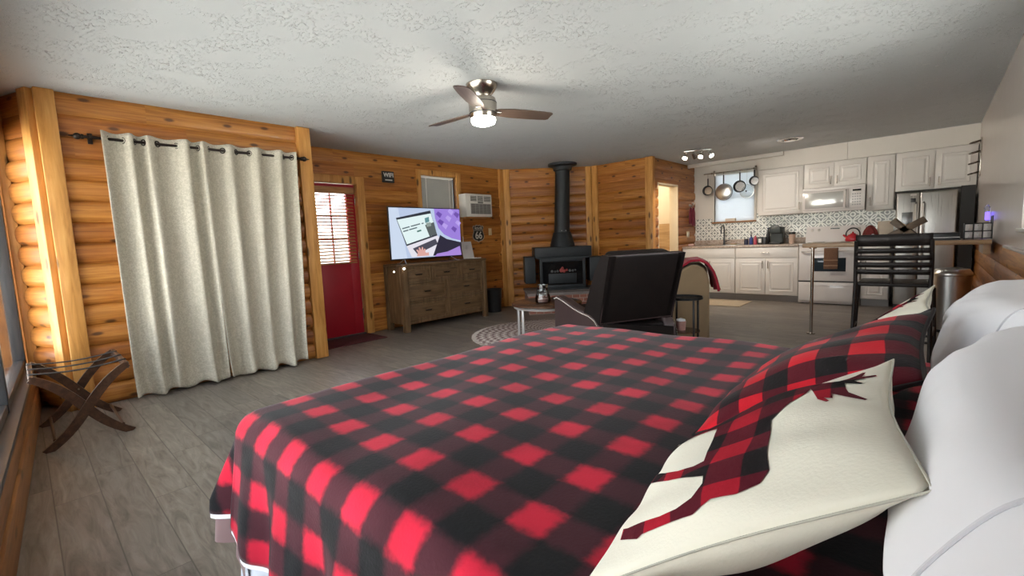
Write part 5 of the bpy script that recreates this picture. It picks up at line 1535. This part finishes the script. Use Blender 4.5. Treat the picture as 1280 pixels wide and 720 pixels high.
# pan rack with pans
prk = T('pan_rack', 'dark bar rack over the kitchen window with pans hanging from it', 'rack', (-2.68, 8.64, 2.215))
g = MB(); g.cyl((-.44, 0, -.015), (.42, 0, -.015), .009, n=10); g.build('bar', M['nickel'], prk)
for x in (-.30, .39):
    g = MB(); g.cyl((x, 0, -.015), (x, .124, -.015), .008, n=8); g.box(x - .015, x + .015, .124, .134, -.045, .045, .003); g.sphere((x, 0, -.015), .016, 10, 8); g.build('bracket', M['nickel'], prk)
M['pan_in'] = plain('pan_interior_metal', (.42, .42, .42), .22, 1.0)
def pan(label, x, drop, r, bottom_out, hl):
    t = T('pan', label, 'pan', (x, 8.632, 2.19), 0, 'pans hanging from the rack bar')
    z = -drop
    rot = Matrix.Translation((0, 0, z)) @ Matrix.Rotation(PI / 2 * (1 if bottom_out else -1), 4, 'X')
    dep = .05
    sh = 0.0 if not bottom_out else 0.0
    g = MB(); g.lathe([(0, dep), (r * .86, dep), (r * .95, dep - .008), (r, .0), (r + .004, -.002), (r - .004, .002), (r * .91, dep - .012), (r * .84, dep - .006), (0, dep - .006)] , n=40, M=rot @ Matrix.Translation((0, 0, -dep * .5)), caps=False); g.build('pan_body', M['black_metal'] if not bottom_out else M['steel'], t)
    if not bottom_out:
        g = MB(); g.lathe([(0, dep - .0075), (r * .80, dep - .0075), (r * .80, dep - .0085), (0, dep - .0085)], n=36, M=rot @ Matrix.Translation((0, 0, -dep * .5)), caps=False); g.build('inner_base', M['pan_in'], t)
    else:
        g = MB(); g.lathe([(r * .98, -.006), (r * 1.01, -.002), (r * 1.01, .006), (r * .98, .008)], n=40, M=rot @ Matrix.Translation((0, 0, -dep * .5)), caps=False); g.build('rim', M['black_metal'], t)
    g = MB(); g.box(-.011, .011, -.007, .007, z + r - .004, z + r + hl, .004); g.cyl((0, 0, z + r + hl - .002), (0, 0, .008), .0025, n=6); g.tube([(0, 0, .0), (0, .004, .010), (0, .012, .014), (0, .018, .008)], .003, 6); g.build('handle', M['black_plastic'], t)
    return t
pan('small dark saucepan at the left end of the rack', -3.045, .285, .085, False, .13)
pan('large skillet showing its bright round bottom, second from the left on the rack', -2.775, .335, .145, True, .15)
pan('dark frying pan third from the left on the rack', -2.505, .27, .10, False, .14)
pan('smallest saucepan at the right end of the rack', -2.275, .20, .075, False, .11)
ld_ = T('round_pan_cover', 'round glass pan lid hanging behind the third pan', 'lid', (-2.40, 8.66, 2.19))
rot = Matrix.Translation((0, 0, -.36)) @ Matrix.Rotation(PI / 2, 4, 'X')
g = MB(); g.lathe([(0, .03), (.06, .024), (.11, .004), (.112, .0), (.108, .0), (.06, .02), (0, .026)], n=40, M=rot, caps=False); g.build('lid_glass', M['clear'], ld_)
g = MB(); g.lathe([(.108, -.003), (.116, -.003), (.116, .004), (.108, .005)], n=40, M=rot, caps=False); g.cyl((0, 0, -.25), (0, 0, .0), .002, n=6); g.tube([(0, 0, -.003), (0, -.012, .012), (0, -.022, .012)], .0025, 6); g.build('rim', M['steel'], ld_)
g = MB(); g.sphere((-.0, -.04, -.36), .014, 12, 8); g.build('knob', M['black_plastic'], ld_)
# kitchen floor mat
def kr_mat():
    q = NT('striped_kitchen_rug')
    x, y, z = q.sep(q.coord())
    s = q.step(q.math('SINE', q.math('MULTIPLY', y, 70.0)), -.2, .2)
    q.base(q.mix(s, (.40, .31, .21), (.50, .42, .31))); q.set(rough=.95); q.bump(q.noise(q.coord(), 150.0), .4, .003)
    return q.m
g = MB(); g.box(-.45, .45, -.34, .34, 0, .010, .004); o = g.build('kitchen_rug', kr_mat(), loc=(-2.58, 7.70, 0)); tag(o, 'beige striped rug on the floor in front of the sink cabinet', 'rug')

# passage wall: hook with red oven mitt, outlet
hk = T('wall_hook', 'small metal double hook on the log wall beside the bathroom opening', 'hook', (XM + .03, 8.50, 1.66), 90)
g = MB(); g.box(-.05, .05, -.008, 0, -.02, .02, .003)
for s in (-1, 1): g.tube([(s * .03, -.006, 0), (s * .03, -.04, -.015), (s * .035, -.06, .01), (s * .04, -.062, .035)], .006, 8); g.sphere((s * .04, -.062, .04), .009, 8, 6)
g.tube([(0, -.006, -.01), (0, -.035, -.04), (0, -.05, -.02)], .006, 8)
g.build('hook_body', M['steel'], hk)
M['mitt'] = plain('dark_red_quilt', (.13, .008, .022), .9, var=.3, vscale=30, bump=.3, bscale=60)
mt = T('oven_mitts', 'dark red oven mitts hanging from the hook by the bathroom opening', 'oven mitt', (XM + .075, 8.50, 1.62), 90)
for dx_, nm in ((-.035, .30), (.03, .34)):
    g = MB(); pts = [(0, 0), (.03, -.02), (.055, -.10), (.06, -nm), (-.06, -nm), (-.055, -.12), (-.035, -.03)]
    g.prism([(x + dx_, y) for x, y in pts], -.012 + dx_ * .4, .014 + dx_ * .4, FR); o = g.build('mitt', M['mitt'], mt, ang=60); bv = o.modifiers.new('b', 'BEVEL'); bv.width = .009; bv.segments = 3
g = MB(); g.tube([(-.004, 0, .0), (-.004, .004, .02), (.004, .004, .02), (.004, 0, 0)], .004, 6); g.build('loop', M['mitt'], mt)
ol = T('outlet_plate', 'double cream outlet plate below the oven mitts', 'outlet', (XM + .03, 8.40, 1.13), 90)
g = MB(); g.box(-.06, .06, -.007, 0, -.055, .055, .003); g.build('plate', M['cream_plastic'], ol); g = MB()
for s in (-.03, .03): g.box(s - .015, s + .015, -.010, -.006, -.035, .035, .002)
g.build('socket', M['white_plastic'], ol)
# bathroom seen through the opening
M['bath_lamp'] = emit('bathroom_window_glow', (1.0, .94, .78), 2.6)
bl_ = T('bathroom_lamp', 'glowing round bathroom ceiling lamp behind the opening', 'lamp', (-4.3, 8.0, H))
g = MB(); g.lathe([(0, 0), (.15, 0), (.15, -.02), (.13, -.06), (.07, -.085), (0, -.09)], n=32, caps=False); g.build('shade', M['bath_lamp'], bl_)
ld = bpy.data.lights.new('bathroom_lamp_light', 'POINT'); ld.energy = BATH_W; ld.color = (1.0, .86, .62); ld.shadow_soft_size = .12
lo = bpy.data.objects.new('bathroom_lamp_light', ld); COL.objects.link(lo); lo.location = (-4.3, 8.0, H - .2)
vn = T('bathroom_vanity', 'pale wooden bathroom vanity seen through the opening', 'cabinet', (-4.40, 8.88, 0))
g = MB(); g.box(-.55, .55, -.48, 0, .08, .80, .004); g.build('body', M['cream_trim'], vn); g = MB(); g.box(-.57, .57, -.50, 0, .80, .835, .006); g.build('top', M['counter'], vn)
for x in (-.27, .27):
    g = MB(); g.box(x - .24, x + .24, -.496, -.48, .12, .76, .004); d = g.build('door', M['cream_trim'], vn); g = MB(); g.sphere((x * .3, -.51, .6), .014, 10, 8); g.build('knob', M['nickel'], d)
wsc = MB(); wsc.box(-5.24, -3.50, 8.86, 8.90, .835, 1.36)
struct(wsc.build('trim_21', wood('bathroom_wainscot', (.36, .22, .10), (.50, .33, .17), (.60, .42, .24), 'X', .8), smooth=False))
bt = T('bath_towel', 'yellow towel hanging in the bathroom behind the opening', 'towel', (-4.62, 8.80, .86))
M['yellow'] = plain('yellow_terry', (.62, .46, .16), .95, var=.12, bump=.3, bscale=120)
g = MB(); g.box(-.16, .16, -.02, .02, .0, .44, .012); g.build('towel_cloth', M['yellow'], bt); g = MB(); g.cyl((-.2, 0, .44), (.2, 0, .44), .012, n=10); g.cyl((-.19, 0, .44), (-.19, .06, .44), .008, n=8); g.cyl((.19, 0, .44), (.19, .06, .44), .008, n=8); g.build('bar', M['chrome'], bt)

# ---------------------------------------------------------------- ceiling: track spots, vent
tl = T('track_light', 'chrome ceiling track light with four spot heads, some lit, by the kitchen', 'track light', (-2.60, 6.95, H), 22)
g = MB(); g.box(-.19, .19, -.018, .018, -.035, -.02, .004); g.cyl((0, 0, -.001), (0, 0, -.02), .05, n=24); g.build('bar', M['chrome'], tl)
M['spot_on'] = emit('spot_bulb', (1.0, .84, .68), 30.0)
for k, x in enumerate((-.16, -.055, .055, .16)):
    tl_dir = Vector((.1 + .35 * ((k % 2) * 2 - 1), -.55 if k != 1 else .5, -.8)).normalized()
    p0 = Vector((x, 0, -.035)); p1 = p0 + Vector((0, 0, -.045)); q0 = p1 - tl_dir * .02; q1 = q0 + tl_dir * .085
    g = MB(); g.cyl(p0, p1, .006, n=8); g.cyl(q0, q1, .022, .034, 18, caps=False); g.cyl(q0 - tl_dir * .012, q0, .012, .022, 18); h_ = g.build('spot_head', M['chrome'], tl)
    g = MB(); g.cyl(q1 - tl_dir * .022, q1 - tl_dir * .008, .027, .030, 18); g.build('spot_bulb', M['spot_on'] if k in (0, 2, 3) else M['white_plastic'], h_)
for x_, d_ in ((-2.66, (-.2, .45, -.8)), (-2.48, (.75, .4, -.6))):
    ld = bpy.data.lights.new('track_spot_light', 'SPOT'); ld.energy = TRACK_W; ld.color = (1.0, .89, .77); ld.shadow_soft_size = .05; ld.spot_size = rad(120); ld.spot_blend = 0.8
    lo = bpy.data.objects.new('track_spot_light', ld); COL.objects.link(lo); lo.location = (x_, 6.97, H - .20); lo.rotation_euler = Vector(d_).to_track_quat('-Z', 'Y').to_euler()
vt = T('ceiling_vent', 'round chrome ceiling diffuser right of the track light', 'vent', (-1.50, 7.36, H))
g = MB(); g.lathe([(.10, -.002), (.155, -.004), (.162, -.014), (.15, -.022), (.10, -.02)], n=40, caps=False); g.build('outer_ring', M['chrome'], vt)
g = MB(); g.lathe([(0, -.012), (.10, -.012), (.10, -.016), (0, -.016)], n=32, caps=False); g.build('dark_gap', M['black_plastic'], vt)
g = MB(); g.lathe([(0, -.018), (.07, -.022), (.066, -.036), (.02, -.046), (0, -.048)], n=32, caps=False); g.build('center_cone', M['chrome'], vt)

# ---------------------------------------------------------------- breakfast bar
M['bar_wood'] = wood('tan_butcher_block', (.27, .155, .075), (.40, .25, .135), (.50, .34, .20), 'X', .8, .35)
bar = T('breakfast_bar', 'tan wooden bar top on a thin steel leg, running out from the right wall', 'bar', (-.32, 5.60, 0))
g = MB(); g.box(-.69, .688, -.0, .56, .945, .985, .005); g.build('bar_top', M['bar_wood'], bar)
for y in (.19,):
    g = MB(); g.cyl((-.625, y, 0), (-.625, y, .944), .0155, n=18); g.cyl((-.625, y, 0), (-.625, y, .012), .04, n=18); g.cyl((-.625, y, .93), (-.625, y, .944), .036, n=18); g.build('leg', M['nickel'], bar)
g = MB(); g.box(.64, .685, .02, .54, .86, .944, .004); g.build('wall_cleat', M['bar_wood'], bar)
M['stool'] = plain('black_brown_metal', (.020, .016, .015), .45, .4)
stl = T('bar_stool', 'dark slat back metal bar stool pulled up to the bar', 'stool', (-.225, 4.78, 0), 180)
# local: sitter faces -y (towards the bar after the half turn)
SW = .225
g = MB(); g.box(-SW + .005, SW - .005, -.20, .20, .665, .695, .012, 3); g.build('seat', M['stool'], stl)
for s in (-1, 1):
    g = MB(); g.tube([(s * (SW + .015), .225, 0), (s * SW, .205, .68), (s * SW, .225, .88), (s * (SW - .004), .265, 1.03)], .014, 10); g.build('rear_leg', M['stool'], stl)
    g = MB(); g.tube([(s * (SW + .045), -.24, 0), (s * (SW + .02), -.205, .62), (s * (SW - .01), -.16, .668)], .014, 10); g.build('front_leg', M['stool'], stl)
    g = MB(); g.tube([(s * (SW + .02), .216, .30), (s * (SW + .03), -.225, .30)], .010, 8); g.build('side_stretcher', M['stool'], stl)
for y, z in ((.214, .25), (-.224, .22)):
    g = MB(); g.tube([(-SW - .01, y, z), (SW + .01, y, z)], .010, 8); g.build('footrest', M['stool'], stl)
def slat(z0, z1, bow=.018, name='back_slat'):
    g = MB()
    def f(a, b):
        z = z0 + (z1 - z0) * b
        y = .205 + max(0, z - .68) * .17 + bow * (1 - (2 * a - 1) ** 2)
        return Vector((-SW + 2 * SW * a, y, z))
    g.grid(f, 12, 2); o = g.build(name, M['stool'], stl, ang=60); m_ = o.modifiers.new('t', 'SOLIDIFY'); m_.thickness = .010; m_.offset = 0
slat(.985, 1.075, .018, 'top_rail')
for z in (.93, .875, .82, .765): slat(z, z + .038)
g = MB(); g.tube([(0, .218 + .005, .69), (0, .235, .80), (0, .272, .99)], .008, 8); g.build('back_spindle', M['stool'], stl)

M['x_wood'] = wood('brown_stained_wood', (.055, .032, .017), (.10, .062, .032), (.15, .095, .05), 'X', 1.0, .5)
xh = T('crossed_wood_rack', 'crossed brown boards forming an X shaped bottle rack on the bar', 'rack', (-.19, 5.80, .9855), 0)
for a, L in ((31, .27), (-44, .2)):
    g = MB(); Mx = Matrix.Translation((-.01 if a > 0 else -.015, 0, .115)) @ Matrix.Rotation(rad(-a), 4, 'Y')
    g.box(-L * .62 if a > 0 else -L * .62, L * .62, -.11, .11, -.03, .03, .004, M=Mx); g.build('board', M['x_wood'], xh)
g = MB(); g.box(-.15, .13, -.10, .10, 0.0, .012, .003); g.build('foot_board', M['x_wood'], xh)
o = MB(); o.box(-.055, .055, -.06, .06, 0, .20, .006); o = o.build('napkin_box', plain('cream_napkin_box', (.62, .50, .38), .7), loc=(-.36, 5.98, .9855), rotz=rad(12)); tag(o, 'cream box on the bar left of the crossed boards', 'box')
M['red_print'] = plain('red_brown_cloth', (.18, .022, .018), .9, var=.5, vscale=25)
ck = T('red_cloth_bundle', 'dark red cloth bundle on the bar behind the top of the stool', 'cloth', (-.475, 5.93, .9855))
g = MB()
def cb(a, b):
    t = a * 2 * PI; ph = b * PI / 2
    r = 1 + .16 * math.sin(5 * t) * math.cos(ph) + .06 * math.sin(11 * t)
    return Vector((.06 * r * math.cos(t) * math.cos(ph), .05 * r * math.sin(t) * math.cos(ph), .15 * math.sin(ph) ** .7 * (1 + .12 * math.sin(3 * t))))
g.grid(cb, 40, 14); g.build('cloth', M['red_print'], ck, ang=180, weld=1e-4)
g = MB(); g.sphere((.025, -.045, .05), (.018, .01, .028), 10, 8); g.build('pale_patch', M['linen'], ck)
gd = T('griddle', 'flat black electric griddle lying on the bar right of the crossed boards', 'griddle', (.075, 5.84, .9855))
g = MB(); g.box(-.10, .10, -.15, .15, .012, .066, .008); g.build('plate', M['black_plastic'], gd); g = MB(); g.box(-.105, .105, -.155, .155, .0, .013, .003); g.build('base', M['dark_trim'], gd)
g = MB(); g.box(-.10, .10, -.156, -.150, .022, .029); g.build('edge_trim', M['steel'], gd, smooth=False)
# mug rack on the bar
rk = T('wire_mug_rack', 'black wire caddy with white mugs on the right end of the bar', 'rack', (.285, 5.74, .9855))
g = MB()
for z in (.012, .075, .14):
    g.tube([(-.085, -.06, z), (.085, -.06, z), (.085, .06, z), (-.085, .06, z)], .004, 6, closed=True)
for x in (-.085, -.028, .028, .085):
    for y in (-.06, .06): g.cyl((x, y, .004), (x, y, .14), .004, n=6)
g.tube([(.085, .06, .13), (.085, .06, .20), (.085, -.06, .20), (.085, -.06, .13)], .004, 6)
g.build('wire_frame', M['black_metal'], rk)
k = 0
labs = ['lower left', 'lower middle', 'lower right', 'upper left', 'upper middle', 'upper right']
proto = None
for iz, z in enumerate((.005, .072)):
    for ix, x in enumerate((-.057, 0.0, .057)):
        lab = 'white mug in the wire caddy on the bar, ' + labs[iz * 3 + ix] + ' of six'
        if proto is None:
            proto = T('mug', lab, 'mug', (.285 + x, 5.74, .9855 + z), 0, 'white mugs in the wire caddy')
            g = MB(); g.lathe([(0, 0), (.022, 0), (.0255, .01), (.0265, .062), (.0235, .062), (.022, .012), (0, .006)], n=22, caps=False); g.build('mug_body', M['white_enamel'], proto)
            g = MB(); g.tube([(0, -.025, .052), (0, -.043, .046), (0, -.045, .025), (0, -.025, .014)], .0035, 8); g.build('handle', M['white_enamel'], proto)
        else: copy_thing(proto, (.285 + x, 5.74, .9855 + z), 0, lab)
pf = T('plug_in_freshener', 'plug-in air freshener glowing blue-violet on the right wall above the bar', 'air freshener', (XR - .001, 6.35, 1.17), -90)
M['violet'] = emit('violet_glow', (.16, .10, 1.0), 2.2)
g = MB(); g.box(-.028, .028, -.035, 0, -.02, .06, .010, 3); g.build('plug_body', M['violet'], pf)
g = MB(); g.lathe([(0, .06), (.02, .06), (.022, .10), (.01, .118), (.009, .13), (0, .13)], c=(0, -.022, 0), n=18, caps=False); g.build('bottle', M['clear'], pf)
g = MB(); g.box(-.036, .036, -.004, 0, -.075, .10, .002); g.build('outlet', M['white_plastic'], pf)
tcn = T('trash_can', 'round stainless steel trash can on the floor behind the bar', 'trash can', (.16, 6.60, 0))
g = MB(); g.lathe([(0, .012), (.15, .012), (.152, .03), (.152, .60), (0, .60)], n=40, caps=False); g.build('can_body', M['steel'], tcn)
g = MB(); g.lathe([(.154, .59), (.158, .60), (.156, .625), (.13, .66), (.06, .675), (0, .676)], n=40, caps=False); g.build('lid', M['steel'], tcn)
g = MB(); g.lathe([(0, 0), (.155, 0), (.155, .03), (0, .03)], n=40, caps=False); g.box(-.05, .05, -.185, -.15, .008, .025, .004); g.build('base_ring', M['black_plastic'], tcn)
wr = T('wall_bottle_rack', 'brushed metal wall rack with four projecting loops at the right end of the cabinets', 'rack', (XR - .001, 8.10, 1.92), -90)
g = MB(); g.box(-.10, .10, -.012, 0, -.23, .23, .002); g.build('back_plate', M['nickel'], wr)
for k in range(4):
    z = .19 - k * .125
    g = MB()
    g.tube([(.0 + .040 * math.cos(2 * PI * i / 20), -.06 + .045 * math.sin(2 * PI * i / 20), z + .012 * math.sin(2 * PI * i / 20)) for i in range(20)], .010, 6, closed=True); g.box(-.012, .012, -.018, -.01, z - .012, z + .012); g.build('loop', M['nickel'], wr)
